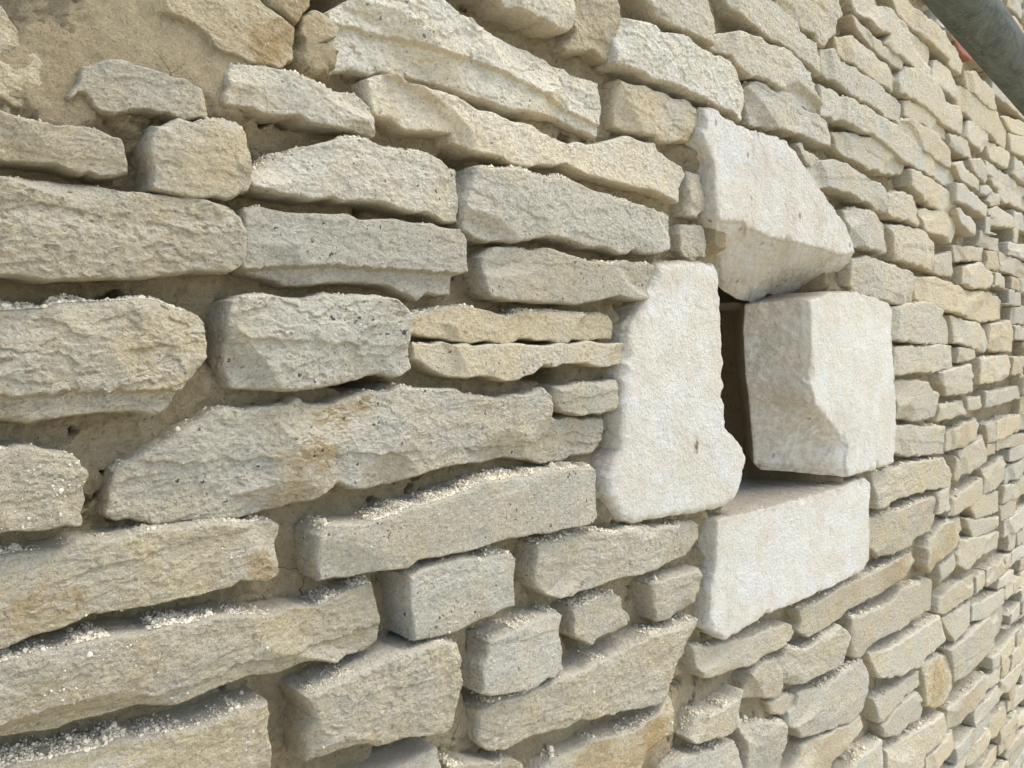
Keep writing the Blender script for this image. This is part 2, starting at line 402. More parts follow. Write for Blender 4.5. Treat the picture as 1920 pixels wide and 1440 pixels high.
def mortar_material():
    m, t, b = nodes("lime_mortar"); g = G(t)
    geo = g.n('ShaderNodeNewGeometry'); pos = geo.outputs['Position']
    n1 = g.noise(pos, 9, 4, .6, .4); n2 = g.noise(pos, 70, 5, .7); n3 = g.noise(pos, 420, 4, .72); n5 = g.noise(pos, 1300, 2, .6)
    col = g.mix(g.ramp(n1, .3, .7), C4(.48, .38, .225), C4(.585, .48, .30))
    col = g.mix(1.0, col, g.math('ADD', .65, g.math('MULTIPLY', g.noise(pos, 150, 5, .72), .7)), 'MULTIPLY')
    col = g.mix(g.math('MULTIPLY', g.ramp(n2, .5, .75), .5), col, C4(.56, .48, .31))
    col = g.mix(g.math('MULTIPLY', g.ramp(n3, .44, .28), .5), col, C4(.20, .145, .085))
    col = g.mix(g.math('MULTIPLY', g.ramp(n3, .64, .74), .5), col, C4(.64, .57, .41))
    col = g.mix(1.0, col, g.math('ADD', .84, g.math('MULTIPLY', n5, .32)), 'MULTIPLY')
    # shrinkage cracks
    vc = g.n('ShaderNodeTexVoronoi', feature='DISTANCE_TO_EDGE'); wv = g.n('ShaderNodeVectorMath', operation='ADD')
    nv = g.n('ShaderNodeTexNoise'); t.links.new(pos, nv.inputs['Vector']); nv.inputs['Scale'].default_value = 40
    sc_ = g.n('ShaderNodeVectorMath', operation='SCALE'); t.links.new(nv.outputs['Color'], sc_.inputs[0]); sc_.inputs['Scale'].default_value = .025
    t.links.new(pos, wv.inputs[0]); t.links.new(sc_.outputs[0], wv.inputs[1]); t.links.new(wv.outputs[0], vc.inputs['Vector']); vc.inputs['Scale'].default_value = 14
    ck = g.math('MULTIPLY', g.ramp(vc.outputs['Distance'], .012, .003), g.ramp(g.noise(pos, 6, 2, .5), .60, .66))
    col = g.mix(g.math('MULTIPLY', ck, .75), col, C4(.10, .07, .04))
    t.links.new(col, b.inputs['Base Color'])
    va = g.voro(pos, 210); vb = g.voro(pos, 90)
    ag = g.math('MULTIPLY', g.ramp(va.outputs['Distance'], .42, .20), g.ramp(va.outputs['Color'], .55, .65))
    col2 = g.mix(g.math('MULTIPLY', ag, .5), col, g.mix(va.outputs['Color'], C4(.62, .55, .41), C4(.42, .37, .28)))
    hole = g.math('MULTIPLY', g.ramp(vb.outputs['Distance'], .30, .16), g.ramp(vb.outputs['Color'], .80, .86))
    col2 = g.mix(g.math('MULTIPLY', hole, .6), col2, C4(.20, .15, .085))
    t.links.new(col2, b.inputs['Base Color'])
    h = g.math('ADD', g.math('MULTIPLY', g.noise(pos, 160, 5, .72), 1.6), n3)
    h = g.math('SUBTRACT', g.math('ADD', h, g.math('MULTIPLY', ag, .7)), g.math('MULTIPLY', hole, 1.2))
    nb = g.bump(h, .0060, 1.0); nb = g.bump(n5, .0008, .8, nb)
    t.links.new(nb, b.inputs['Normal'])
    return m

def crumb_material():
    m, t, b = nodes("mortar_crumbs"); g = G(t)
    geo = g.n('ShaderNodeNewGeometry'); pos = geo.outputs['Position']
    tn = g.n('ShaderNodeAttribute', attribute_name='tint')
    n = g.noise(pos, 700, 3, .7)
    col = g.mix(1.0, tn.outputs['Color'], g.math('ADD', .75, g.math('MULTIPLY', n, .5)), 'MULTIPLY')
    t.links.new(col, b.inputs['Base Color']); t.links.new(g.bump(n, .0008, .8), b.inputs['Normal'])
    return m

def galv_material():
    m, t, b = nodes("galvanised_steel"); g = G(t)
    tc = g.n('ShaderNodeTexCoord').outputs['Object']
    n1 = g.noise(g.vec(tc, (9, 30, 30)), 1.6, 5, .65, 1.6); n2 = g.noise(g.vec(tc, (60, 14, 14)), 5, 4, .7, 2.5); n3 = g.noise(tc, 400, 3, .7)
    col = g.mix(g.ramp(n1, .3, .7), C4(.055, .06, .047), C4(.115, .122, .095))
    col = g.mix(g.math('MULTIPLY', g.ramp(n2, .54, .70), .75), col, C4(.27, .28, .24))
    col = g.mix(g.math('MULTIPLY', g.ramp(n3, .62, .75), .3), col, C4(.33, .33, .29))
    t.links.new(col, b.inputs['Base Color']); b.inputs['Metallic'].default_value = .1; b.inputs['Specular IOR Level'].default_value = .2
    b.inputs['Roughness'].default_value = .8
    t.links.new(g.bump(n2, .0012, .5), b.inputs['Normal'])
    return m

def simple(name, ca, cb, scale, rough=.92):
    m, t, b = nodes(name); g = G(t)
    pos = g.n('ShaderNodeNewGeometry').outputs['Position']
    n = g.noise(pos, scale, 6, .68); n2 = g.noise(pos, scale*14, 4, .7)
    col = g.mix(g.ramp(n, .3, .7), ca, cb)
    col = g.mix(1.0, col, g.math('ADD', .75, g.math('MULTIPLY', n2, .5)), 'MULTIPLY')
    t.links.new(col, b.inputs['Base Color']); b.inputs['Roughness'].default_value = rough
    t.links.new(g.bump(n2, .08/scale, .7), b.inputs['Normal'])
    return m
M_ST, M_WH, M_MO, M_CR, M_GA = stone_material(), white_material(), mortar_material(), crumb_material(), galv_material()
M_BR = simple("terracotta_brick", C4(.27, .11, .065), C4(.34, .16, .095), 40)
M_GR = simple("dusty_ground", C4(.60, .54, .42), C4(.66, .60, .48), 3)

# ------------------------------------------------------------------ outlines of the stones, millimetres along and up the wall
STONES = [
([(122.3,1958.1),(144.8,1966.9),(155.2,1953.6),(164.6,1935.5),(176.6,1919.6),(178.9,1906.6),(174.8,1895.0),(162.7,1890.8),(151.7,1890.5),(141.1,1892.3),(120.3,1886.2)],{'p': -4,'g': 0.15,'m': 1,'l': 0,'cr': 0,'label': 'rounded stone half buried in mortar smears at the upper left edge'}),
([(200.0,1929.7),(216.5,1940.4),(233.3,1942.0),(259.6,1938.5),(298.4,1936.0),(300.4,1908.2),(279.6,1903.5),(263.4,1905.8),(249.9,1906.6),(234.6,1903.4),(224.6,1895.5),(211.4,1897.2),(201.5,1908.1),(195.6,1908.5),(188.3,1900.9),(186.9,1904.8),(195.0,1917.8)],{'p': 4,'g': 0.35,'l': 0.1,'cr': 0.1,'label': 'jagged wedge shaped stone set in smeared mortar'}),
([(231.7,2006.5),(350.4,2044.4),(366.5,2030.4),(380.4,2024.4),(394.7,2018.7),(396.2,2004.6),(391.3,1985.1),(376.8,1975.3),(357.4,1974.5),(343.9,1974.6),(323.0,1973.1),(314.0,1977.0),(309.2,1985.3),(293.7,1992.4),(270.2,1994.0),(244.3,1993.5)],{'p': 3,'g': 0.1,'o': [(360.4,1989.8,31.8,0.9),(323.4,1992.2,25.2,0.5),(383.0,2008.7,27.4,0.6)],'l': 0,'cr': 0,'label': 'ochre stained rock above the mortar hollow'}),
([(366.6,2051.2),(411.1,2065.4),(413.2,2045.0),(403.5,2034.2),(397.5,2023.0),(384.3,2029.0),(370.2,2034.1)],{'p': -2,'g': 0,'o': [(392.0,2043.7,33.0,0.5)],'cr': 0}),
([(405.8,2033.4),(417.9,2042.3),(430.2,2042.7),(445.8,2033.1),(442.5,2022.4),(426.7,2012.7),(409.6,2010.2),(402.0,2016.5)],{'p': -6,'g': 0,'o': [(423.8,2022.6,22.9,0.4)],'cr': 0,'label': 'small tan stone below the dark hole'}),
([(434.4,2049.0),(489.4,2082.3),(569.5,2100.0),(601.3,2088.1),(643.5,2082.9),(681.1,2080.6),(731.7,2085.0),(767.2,2083.5),(810.1,2078.3),(879.2,2079.8),(889.3,2049.4),(886.1,2007.5),(844.5,2007.6),(794.1,2012.5),(736.9,2006.1),(679.2,2001.7),(630.3,1999.3),(601.0,2003.2),(569.0,2006.6),(538.6,2006.9),(502.4,2001.5),(468.4,1997.5),(445.6,1990.7),(431.0,1981.7),(436.2,1999.0),(435.3,2025.4)],{'p': 14,'g': 0.85,'l': 0.35,'b': 1.42,'cr': 0.3,'steps': [([(412.3,2039.7),(468.8,2041.5),(517.0,2045.6),(569.2,2042.4),(626.2,2042.1),(697.9,2040.6),(821.5,2027.5),(942.8,2014.6)],7)],'label': 'long pale stone with a split ledge across its face,top course'}),
([(325.8,1967.1),(341.4,1970.1),(357.5,1971.2),(391.2,1972.4),(427.1,1967.3),(472.0,1965.5),(485.5,1960.1),(488.1,1949.4),(487.3,1929.4),(471.6,1927.6),(445.4,1926.9),(414.3,1927.3),(390.6,1928.8),(356.8,1927.4),(346.1,1929.1),(332.8,1927.2),(320.0,1926.9),(319.0,1931.5),(324.3,1942.5),(323.0,1954.3)],{'p': 8,'g': 0.7,'l': 0.3,'b': 1.25,'cr': 0.9}),
([(477.6,1988.6),(491.3,1995.8),(512.4,2000.4),(530.4,1995.5),(564.4,1994.6),(596.2,1992.7),(629.6,1987.5),(664.8,1988.5),(687.8,1986.7),(731.2,1985.4),(756.5,1980.0),(766.9,1975.0),(804.3,1977.7),(897.4,1997.6),(948.3,2014.8),(1009.7,2017.5),(1017.0,2005.0),(1084.1,1991.4),(1092.0,1979.9),(1077.1,1956.4),(1077.5,1935.3),(1025.3,1940.8),(962.5,1944.1),(904.2,1943.3),(849.9,1942.5),(804.5,1947.7),(741.3,1936.0),(683.1,1933.2),(655.8,1935.2),(629.5,1933.8),(600.1,1941.1),(596.0,1952.7),(548.7,1945.4),(526.4,1945.2),(512.0,1953.8),(487.5,1954.4),(481.5,1972.8)],{'p': 10,'g': 0.75,'l': 0.3,'b': 1.38,'cr': 0.15,'label': 'longest sinuous pale stone left of the lintel'}),
([(916.7,2094.0),(944.9,2091.4),(1012.9,2093.5),(1086.7,2095.0),(1110.2,2087.2),(1118.8,2058.9),(1111.3,2035.9),(1028.3,2023.2),(972.4,2022.5),(945.8,2025.3),(922.5,2024.6),(919.7,2051.0)],{'p': 2,'g': 0.3,'b': 1.186,'l': 0.05,'cr': 0.1}),
([(644.2,2139.4),(799.3,2189.6),(799.6,2141.1),(794.3,2122.1),(747.3,2120.4),(712.8,2122.3),(673.5,2118.4)],{'p': 18,'g': 0.75,'b': 1.3,'l': 0.2,'cr': 0}),
([(520.5,2113.4),(642.9,2154.2),(660.5,2128.3),(613.1,2119.8)],{'p': 10,'g': 0.5,'cr': 0}),
([(818.7,2193.5),(896.6,2218.4),(906.8,2184.1),(909.6,2154.7),(906.3,2116.0),(867.5,2115.0),(844.1,2114.7),(799.5,2102.9),(815.8,2128.6)],{'p': 4,'g': 0.25,'b': 1.0,'cr': 0.2}),
([(897.6,2178.0),(939.3,2182.7),(992.7,2186.5),(1002.6,2179.0),(1042.5,2190.9),(1080.0,2188.9),(1160.1,2182.1),(1208.0,2189.9),(1239.2,2161.6),(1267.5,2140.6),(1274.4,2100.4),(1213.9,2101.7),(1162.1,2101.5),(1097.2,2102.8),(1051.4,2109.1),(994.1,2103.7),(959.9,2111.2),(914.6,2107.7),(893.5,2106.1)],{'p': 15,'g': 1,'b': 1.537,'l': 0.25,'cr': 0.5,'label': 'bright chalky stone resting on the shoulder of the lintel'}),
([(938.8,2237.5),(1124.7,2297.7),(1149.9,2262.8),(1164.0,2228.0),(1159.7,2200.7),(1103.0,2205.0),(1042.5,2200.5),(999.6,2204.2),(972.1,2217.1)],{'p': 10,'g': 0.5,'b': 1.13,'cr': 0.1}),
([(1194.2,2312.0),(1332.5,2335.4),(1394.2,2329.1),(1453.0,2324.5),(1460.5,2306.5),(1518.2,2307.0),(1569.5,2300.8),(1578.4,2270.1),(1559.4,2249.5),(1508.4,2260.0),(1462.3,2258.5),(1418.0,2263.1),(1334.8,2264.0),(1280.3,2267.6),(1230.3,2278.6)],{'p': 8,'g': 0.55,'b': 1.153,'cr': 0.1}),
([(1167.4,2226.3),(1254.8,2250.7),(1331.3,2253.0),(1392.6,2261.7),(1440.2,2260.4),(1504.7,2244.1),(1567.7,2240.4),(1575.6,2174.9),(1531.5,2172.1),(1461.3,2178.7),(1395.3,2184.9),(1333.6,2185.1),(1275.5,2180.7),(1229.3,2187.6),(1211.1,2201.0),(1168.0,2202.9)],{'p': 10,'g': 0.55,'b': 1.164,'cr': 0.3}),
([(1273.8,2161.0),(1307.4,2178.8),(1347.3,2186.3),(1410.1,2188.0),(1477.0,2182.7),(1540.9,2174.5),(1606.4,2170.6),(1634.8,2145.6),(1640.0,2121.3),(1562.7,2118.1),(1490.9,2115.3),(1423.8,2109.6),(1360.4,2104.3),(1299.4,2102.5)],{'p': 8,'g': 0.65,'b': 1.164,'cr': 0.3}),
([(1569.4,2233.6),(1629.8,2234.9),(1748.9,2233.2),(1845.9,2227.7),(1954.0,2227.4),(2032.2,2217.1),(2138.3,2207.5),(2282.8,2197.9),(2428.9,2192.3),(2433.1,2139.9),(2286.3,2147.6),(2133.9,2151.6),(2035.7,2155.4),(1946.8,2169.4),(1873.9,2177.0),(1766.2,2178.0),(1680.8,2180.6),(1575.1,2173.6)],{'p': 12,'g': 0.7,'b': 1.198,'cr': 0.4,'label': 'long narrow pale stone running down to the right,upper right of the lintel','rel': 0.62}),
([(1573.1,2305.2),(1625.4,2319.2),(1666.3,2302.3),(1721.3,2304.9),(1779.4,2304.1),(1878.6,2303.8),(1898.5,2293.9),(1989.2,2304.3),(2023.7,2291.5),(2021.7,2258.7),(1958.7,2240.6),(1828.3,2240.4),(1744.3,2243.2),(1681.9,2248.4),(1628.0,2254.6),(1575.2,2258.9)],{'p': 10,'g': 0.7,'b': 1.186,'l': 0.4,'cr': 0.3,'rel': 0.62}),
([(1644.8,2351.6),(1718.9,2373.2),(1786.0,2374.1),(1854.0,2362.5),(1928.5,2365.6),(1988.3,2348.7),(1997.3,2328.6),(1965.8,2308.0),(1866.4,2307.2),(1798.0,2311.1),(1716.3,2313.9),(1660.2,2316.7)],{'p': 6,'g': 0.45,'cr': 0.2,'rel': 0.62,'b': 1.13}),
([(1714.7,2417.5),(1759.5,2413.5),(1835.1,2405.6),(1889.1,2398.7),(1965.6,2400.3),(2019.6,2392.2),(2009.9,2369.4),(1967.5,2365.2),(1900.0,2370.5),(1835.9,2377.8),(1789.9,2383.1),(1744.7,2396.3)],{'p': 4,'g': 0.5,'cr': 0.2,'rel': 0.62,'b': 1.13}),
([(1702.1,2475.4),(1812.9,2511.0),(1862.0,2476.7),(1925.9,2488.7),(1977.6,2482.8),(2049.1,2478.0),(2124.2,2479.4),(2212.6,2478.8),(2220.6,2448.1),(2198.5,2397.9),(2111.0,2392.7),(2025.5,2394.6),(1948.5,2393.7),(1896.4,2401.9),(1918.8,2428.9),(1849.1,2417.6),(1802.0,2430.1),(1742.4,2423.4)],{'p': 10,'g': 0.35,'cr': 0.2,'rel': 0.62,'b': 1.13}),
([(1354.2,2375.6),(1680.0,2481.1),(1704.8,2416.1),(1645.9,2387.2),(1639.9,2352.9),(1596.6,2329.9),(1582.0,2308.8),(1545.9,2307.9),(1533.5,2323.2),(1457.3,2320.1),(1441.1,2324.6),(1397.0,2332.9)],{'p': 6,'g': 0.35,'cr': 0.2,'b': 1.13}),
([(1913.6,2542.8),(2000.7,2571.6),(2057.7,2544.8),(2141.3,2534.9),(2221.4,2540.6),(2343.0,2537.0),(2413.6,2527.0),(2474.9,2504.8),(2466.4,2469.1),(2370.6,2469.0),(2259.1,2479.7),(2176.2,2484.6),(2105.7,2483.7),(2041.5,2488.8),(1968.9,2499.4)],{'p': 12,'g': 0.25,'cr': 0.3,'rel': 0.62,'b': 1.13}),
([(2233.5,2454.1),(2311.7,2462.7),(2371.6,2455.7),(2421.5,2423.5),(2456.6,2395.9),(2375.3,2392.4),(2286.1,2393.5),(2219.9,2401.7)],{'p': 6,'g': 0.3,'cr': 0.2,'rel': 0.62,'b': 1.13}),
([(2011.3,2379.0),(2149.1,2403.8),(2231.3,2400.3),(2289.1,2378.6),(2319.9,2362.0),(2443.0,2374.0),(2519.2,2370.8),(2513.9,2314.3),(2439.2,2307.1),(2337.9,2297.6),(2258.3,2305.7),(2175.1,2317.0),(2078.7,2315.8),(1988.0,2311.0),(1977.1,2331.6)],{'p': 10,'g': 0.35,'cr': 0.3,'rel': 0.62,'b': 1.13}),
([(2040.9,2310.7),(2194.5,2321.3),(2279.0,2311.0),(2359.7,2302.4),(2370.9,2272.0),(2281.8,2263.9),(2177.6,2271.4),(2081.6,2265.5),(2042.1,2268.0)],{'p': 4,'g': 0.35,'cr': 0.2,'rel': 0.62,'b': 1.13}),
([(1978.4,2242.9),(2033.8,2258.3),(2127.7,2263.8),(2228.9,2261.7),(2324.8,2251.4),(2387.1,2236.3),(2375.6,2188.4),(2284.5,2192.2),(2199.8,2198.7),(2112.1,2203.5),(2017.9,2212.5)],{'p': 14,'g': 0.45,'cr': 0.5,'rel': 0.62,'b': 1.13}),
([(2411.9,2428.1),(2499.9,2446.0),(2577.9,2436.3),(2697.2,2431.0),(2861.7,2437.6),(2975.2,2411.1),(2948.4,2345.5),(2839.9,2346.3),(2721.0,2356.8),(2610.9,2355.9),(2526.0,2369.6),(2449.5,2386.7)],{'p': 10,'g': 0.3,'cr': 0.3,'rel': 0.62,'b': 1.13}),
([(2481.6,2485.4),(2563.9,2498.4),(2683.5,2490.9),(2759.1,2483.8),(2824.8,2445.6),(2763.8,2426.3),(2649.9,2429.2),(2516.5,2442.7)],{'p': 12,'g': 0.25,'cr': 0.3,'rel': 0.62,'b': 1.13}),
([(2886.7,2441.8),(3004.1,2459.0),(3250.5,2484.7),(3334.3,2435.3),(2989.6,2409.1)],{'p': 6,'g': 0.25,'cr': 0.2,'rel': 0.62,'b': 1.13}),
([(2968.3,2403.1),(3248.7,2426.3),(3334.6,2360.8),(2994.7,2345.4)],{'p': 8,'g': 0.3,'cr': 0.2,'rel': 0.62,'b': 1.13}),
([(2749.0,2342.2),(2858.1,2340.6),(2986.0,2342.2),(3011.9,2291.1),(2895.0,2280.8),(2772.2,2286.0)],{'p': 6,'g': 0.3,'cr': 0.2,'rel': 0.62,'b': 1.13}),
([(2540.3,2355.5),(2729.7,2362.5),(2753.6,2321.2),(2707.7,2295.2),(2598.3,2291.7),(2512.6,2303.6)],{'p': 8,'g': 0.35,'cr': 0.2,'rel': 0.62,'b': 1.13}),
([(2363.4,2285.5),(2496.5,2295.5),(2574.9,2286.1),(2577.2,2249.2),(2451.4,2246.1),(2379.1,2252.9)],{'p': 8,'g': 0.4,'cr': 0.2,'rel': 0.62,'b': 1.13}),
([(2386.9,2202.6),(2464.2,2224.9),(2486.8,2207.2),(2553.2,2196.4),(2602.6,2186.2),(2603.2,2162.8),(2523.9,2165.4),(2428.8,2173.9)],{'p': 20,'g': 0.5,'cr': 0.3,'rel': 0.62,'b': 1.13}),
([(2535.9,2242.5),(2610.3,2255.1),(2679.0,2237.3),(2706.1,2211.2),(2681.7,2194.6),(2620.2,2198.2),(2549.4,2207.9)],{'p': 20,'g': 0.7,'cr': 0.3,'rel': 0.62,'b': 1.13}),
([(2377.6,2149.8),(2431.9,2158.4),(2512.3,2144.3),(2611.8,2140.7),(2696.9,2130.5),(2687.7,2095.8),(2583.0,2097.4),(2480.0,2102.9),(2387.4,2101.8)],{'p': 24,'g': 0.6,'cr': 0.3,'rel': 0.62,'b': 1.13}),
([(2403.9,2084.1),(2445.1,2093.8),(2481.0,2078.5),(2568.4,2071.7),(2594.1,2047.2),(2582.1,2027.5),(2508.4,2033.9),(2427.3,2051.0)],{'p': 22,'g': 0.6,'cr': 0.3,'rel': 0.62,'b': 1.13}),
([(2649.2,2182.5),(2743.8,2199.2),(2782.7,2184.0),(2724.6,2165.1),(2657.0,2159.2)],{'p': 10,'g': 0.7,'cr': 0.3,'rel': 0.62,'b': 1.13}),
([(2768.0,2181.4),(2858.8,2187.0),(2887.2,2156.8),(2773.0,2138.8),(2739.5,2149.5)],{'p': 10,'g': 0.5,'cr': 0.3,'rel': 0.62,'b': 1.13}),
([(2752.4,2129.2),(2830.4,2142.8),(3023.5,2136.5),(3040.9,2099.7),(2836.4,2082.8),(2769.1,2082.6)],{'p': 12,'g': 0.4,'cr': 0.3,'rel': 0.62,'b': 1.13}),
([(2784.9,2279.7),(2878.4,2269.8),(3027.1,2266.8),(3279.9,2264.9),(3289.7,2183.9),(3043.7,2177.1),(2931.4,2175.1),(2883.3,2204.7),(2801.3,2226.8)],{'p': 6,'g': 0.7,'cr': 0.2,'rel': 0.62,'b': 1.13}),
([(118.1,1877.9),(138.5,1880.2),(154.3,1878.6),(168.9,1876.6),(188.0,1880.3),(197.7,1878.8),(209.8,1878.1),(222.1,1876.9),(227.4,1869.9),(230.2,1860.6),(230.8,1848.6),(223.5,1844.8),(213.0,1842.3),(196.9,1844.2),(179.4,1845.7),(164.3,1844.5),(151.6,1846.1),(142.8,1845.9),(137.6,1848.2),(117.3,1850.7)],{'p': 8,'g': 0.5,'l': 0.05,'cr': 0.6,'b': 1.0,'label': 'long grey beige stone cut by the left edge,with a crumbly top'}),
([(252.1,1892.2),(274.1,1900.3),(293.1,1904.1),(317.9,1910.1),(330.7,1909.7),(339.9,1901.7),(340.6,1876.0),(340.8,1856.1),(338.5,1846.8),(316.6,1838.4),(291.8,1836.6),(268.1,1836.2),(250.1,1837.3),(249.1,1851.7),(247.8,1876.5)],{'p': 12,'g': 0.55,'l': 0.05,'cr': 0.6,'rel': 0.6,'b': 0.97,'label': 'squarish grey stone beside the vertical mortar gap'}),
([(371.8,1886.3),(387.9,1896.9),(411.7,1906.4),(436.5,1914.7),(462.3,1921.1),(496.1,1916.1),(524.7,1915.3),(554.6,1917.5),(582.0,1911.2),(595.7,1904.8),(600.6,1888.2),(602.2,1866.6),(600.4,1849.6),(577.7,1848.3),(558.1,1852.0),(524.2,1851.5),(502.5,1851.8),(474.9,1853.4),(448.5,1853.3),(429.4,1854.1),(410.9,1850.5),(387.2,1848.4),(364.6,1852.0),(344.5,1854.2),(343.0,1865.5),(359.5,1876.6)],{'p': 12,'g': 0.9,'l': 0.5,'cr': 1.2,'b': 1.17,'label': 'faceted grey stone with a thick crumb covered top'}),
([(116.3,1826.5),(158.0,1829.5),(174.8,1833.7),(196.1,1834.7),(222.5,1831.0),(250.7,1833.1),(271.2,1833.1),(295.0,1835.4),(317.4,1834.4),(328.6,1830.9),(331.5,1815.4),(330.0,1790.3),(327.7,1779.2),(316.3,1772.4),(301.1,1770.9),(282.6,1769.6),(259.1,1762.3),(220.8,1756.8),(200.2,1755.5),(178.6,1755.9),(156.1,1754.5),(114.3,1754.3)],{'p': 10,'g': 0.3,'l': 0.05,'cr': 0.25,'b': 0.93,'steps': [([(109.1,1803.6),(150.2,1808.7),(172.2,1807.2),(203.5,1807.9),(228.2,1801.8),(268.5,1815.5),(338.0,1823.6)],-6)],'label': 'broad olive beige stone on the left with a pale streak along its brow'}),
([(330.9,1830.7),(349.7,1838.1),(374.5,1835.1),(409.6,1835.7),(440.6,1836.7),(473.4,1836.1),(515.3,1838.0),(560.3,1841.2),(600.3,1840.0),(607.0,1832.6),(610.2,1807.7),(612.7,1790.3),(595.2,1784.1),(594.2,1759.7),(567.6,1760.3),(544.3,1755.6),(522.0,1762.3),(507.5,1769.1),(465.9,1767.4),(439.7,1764.8),(408.6,1762.5),(384.9,1763.8),(362.2,1766.1),(341.5,1768.3),(331.0,1775.1)],{'p': 14,'g': 1,'l': 0.5,'cr': 0.5,'b': 1.0,'rel': 0.55,'steps': [([(319.5,1768.4),(351.4,1778.1),(385.2,1781.6),(421.1,1785.4),(459.5,1784.3),(514.9,1786.5),(625.5,1788.6)],12)],'label': 'long flat faced blue grey stone with a recessed lower lip'}),
([(625.8,1915.5),(670.1,1920.0),(717.3,1923.4),(767.9,1924.3),(822.3,1923.1),(880.9,1918.8),(944.2,1911.9),(998.6,1910.7),(1044.8,1908.1),(1049.5,1893.6),(1042.8,1851.2),(999.6,1845.9),(945.1,1842.8),(912.8,1836.2),(869.5,1842.3),(822.9,1842.5),(778.9,1844.1),(747.5,1845.3),(698.1,1835.0),(651.9,1831.9),(625.6,1831.3),(608.7,1839.0),(604.6,1857.3),(603.8,1872.8),(613.0,1892.8)],{'p': 14,'g': 1,'l': 0.25,'cr': 1.3,'b': 1.12,'rel': 0.7,'label': 'smooth blue grey stone with a cream crumb ridge on top'}),
([(637.8,1810.1),(658.3,1821.6),(690.6,1826.5),(734.5,1828.3),(775.8,1828.4),(797.5,1823.1),(860.3,1818.5),(922.0,1823.9),(981.8,1830.0),(997.2,1825.5),(991.9,1806.4),(978.3,1789.4),(968.9,1771.2),(935.6,1771.3),(884.9,1773.0),(848.9,1767.6),(814.5,1760.3),(760.3,1756.7),(719.7,1756.5),(681.2,1755.0),(653.7,1759.2),(643.0,1768.5),(638.6,1790.9)],{'p': 12,'g': 0.75,'l': 0.5,'cr': 0.8,'b': 0.98,'rel': 0.6}),
([(1090.3,1900.3),(1151.1,1905.2),(1159.8,1890.0),(1165.7,1852.7),(1103.9,1847.7),(1078.8,1856.1),(1081.4,1882.1)],{'p': -6,'g': 0.7,'cr': 0,'b': 1.073}),
([(1101.3,1986.9),(1144.7,1984.9),(1156.9,1960.1),(1150.8,1932.7),(1125.0,1916.4),(1101.1,1916.2),(1096.0,1938.8)],{'p': 2,'g': 0.6,'cr': 0,'b': 1.13}),
([(112.1,1733.1),(146.0,1727.9),(171.7,1733.0),(198.9,1734.9),(227.8,1740.5),(249.6,1740.0),(272.2,1733.0),(288.8,1728.8),(294.5,1721.7),(295.6,1704.9),(294.3,1689.4),(285.3,1676.1),(271.8,1662.2),(256.6,1645.0),(247.5,1640.0),(215.1,1642.5),(200.7,1642.9),(180.9,1640.7),(161.9,1640.3),(143.7,1640.7),(109.6,1642.3)],{'p': 20,'g': 0.3,'l': 0.05,'cr': 1.2,'b': 0.97,'chip': [(294.7,1656.5,35.2)],'steps': [([(103.7,1664.0),(151.5,1663.5),(197.2,1664.2),(248.0,1665.0),(304.7,1660.9)],10)],'label': 'biggest blocky beige stone at the left edge,chipped at its lower right corner'}),
([(317.2,1743.4),(332.8,1747.1),(371.1,1748.8),(406.1,1750.9),(443.5,1753.7),(483.5,1755.6),(505.9,1753.7),(517.4,1744.2),(523.2,1735.6),(522.2,1706.0),(524.2,1676.3),(511.0,1669.5),(482.6,1667.9),(455.5,1663.5),(429.7,1662.7),(404.9,1658.1),(369.7,1656.8),(347.4,1657.7),(323.5,1660.1),(319.6,1675.2),(318.9,1695.1),(316.8,1719.8)],{'p': 18,'g': 0.9,'l': 0.7,'cr': 0.4,'b': 1.15,'steps': [([(306.4,1704.9),(359.2,1709.3),(430.2,1705.5),(540.9,1700.1)],3)],'label': 'square grey stone peppered with black specks,left of centre'}),
([(532.2,1734.9),(572.4,1744.1),(613.6,1747.4),(648.4,1746.0),(685.1,1740.5),(733.8,1745.4),(786.1,1747.1),(853.9,1746.9),(896.4,1746.6),(905.3,1732.9),(903.0,1711.8),(866.2,1709.2),(819.5,1709.7),(764.9,1705.8),(739.0,1705.7),(704.2,1709.0),(666.5,1705.4),(630.6,1705.3),(588.4,1708.2),(548.7,1709.8),(532.0,1713.3)],{'p': 8,'g': 0.2,'l': 0.1,'cr': 0.8,'b': 1.15}),
([(531.9,1705.5),(569.0,1705.6),(609.9,1703.3),(662.7,1701.4),(705.1,1704.2),(739.9,1700.1),(781.8,1705.8),(837.7,1706.0),(898.0,1704.7),(927.4,1700.1),(930.2,1680.3),(885.9,1673.1),(838.0,1675.4),(781.9,1677.0),(740.0,1675.5),(719.8,1665.5),(695.5,1659.3),(653.5,1660.5),(609.8,1663.0),(576.8,1668.9),(553.1,1675.6),(534.0,1685.0)],{'p': 12,'g': 0.35,'l': 0.35,'cr': 0.1,'b': 1.15}),
([(108.5,1626.0),(135.3,1620.3),(154.9,1620.1),(167.8,1615.5),(178.3,1612.4),(185.9,1604.2),(189.7,1598.1),(188.2,1583.0),(186.8,1561.3),(183.6,1555.3),(171.9,1555.0),(158.8,1555.1),(144.2,1554.6),(106.7,1562.6)],{'p': 24,'g': 0.25,'l': 0,'cr': 1.6,'b': 0.97,'label': 'blocky stone with a deep white crumb cap at the lower left edge'}),
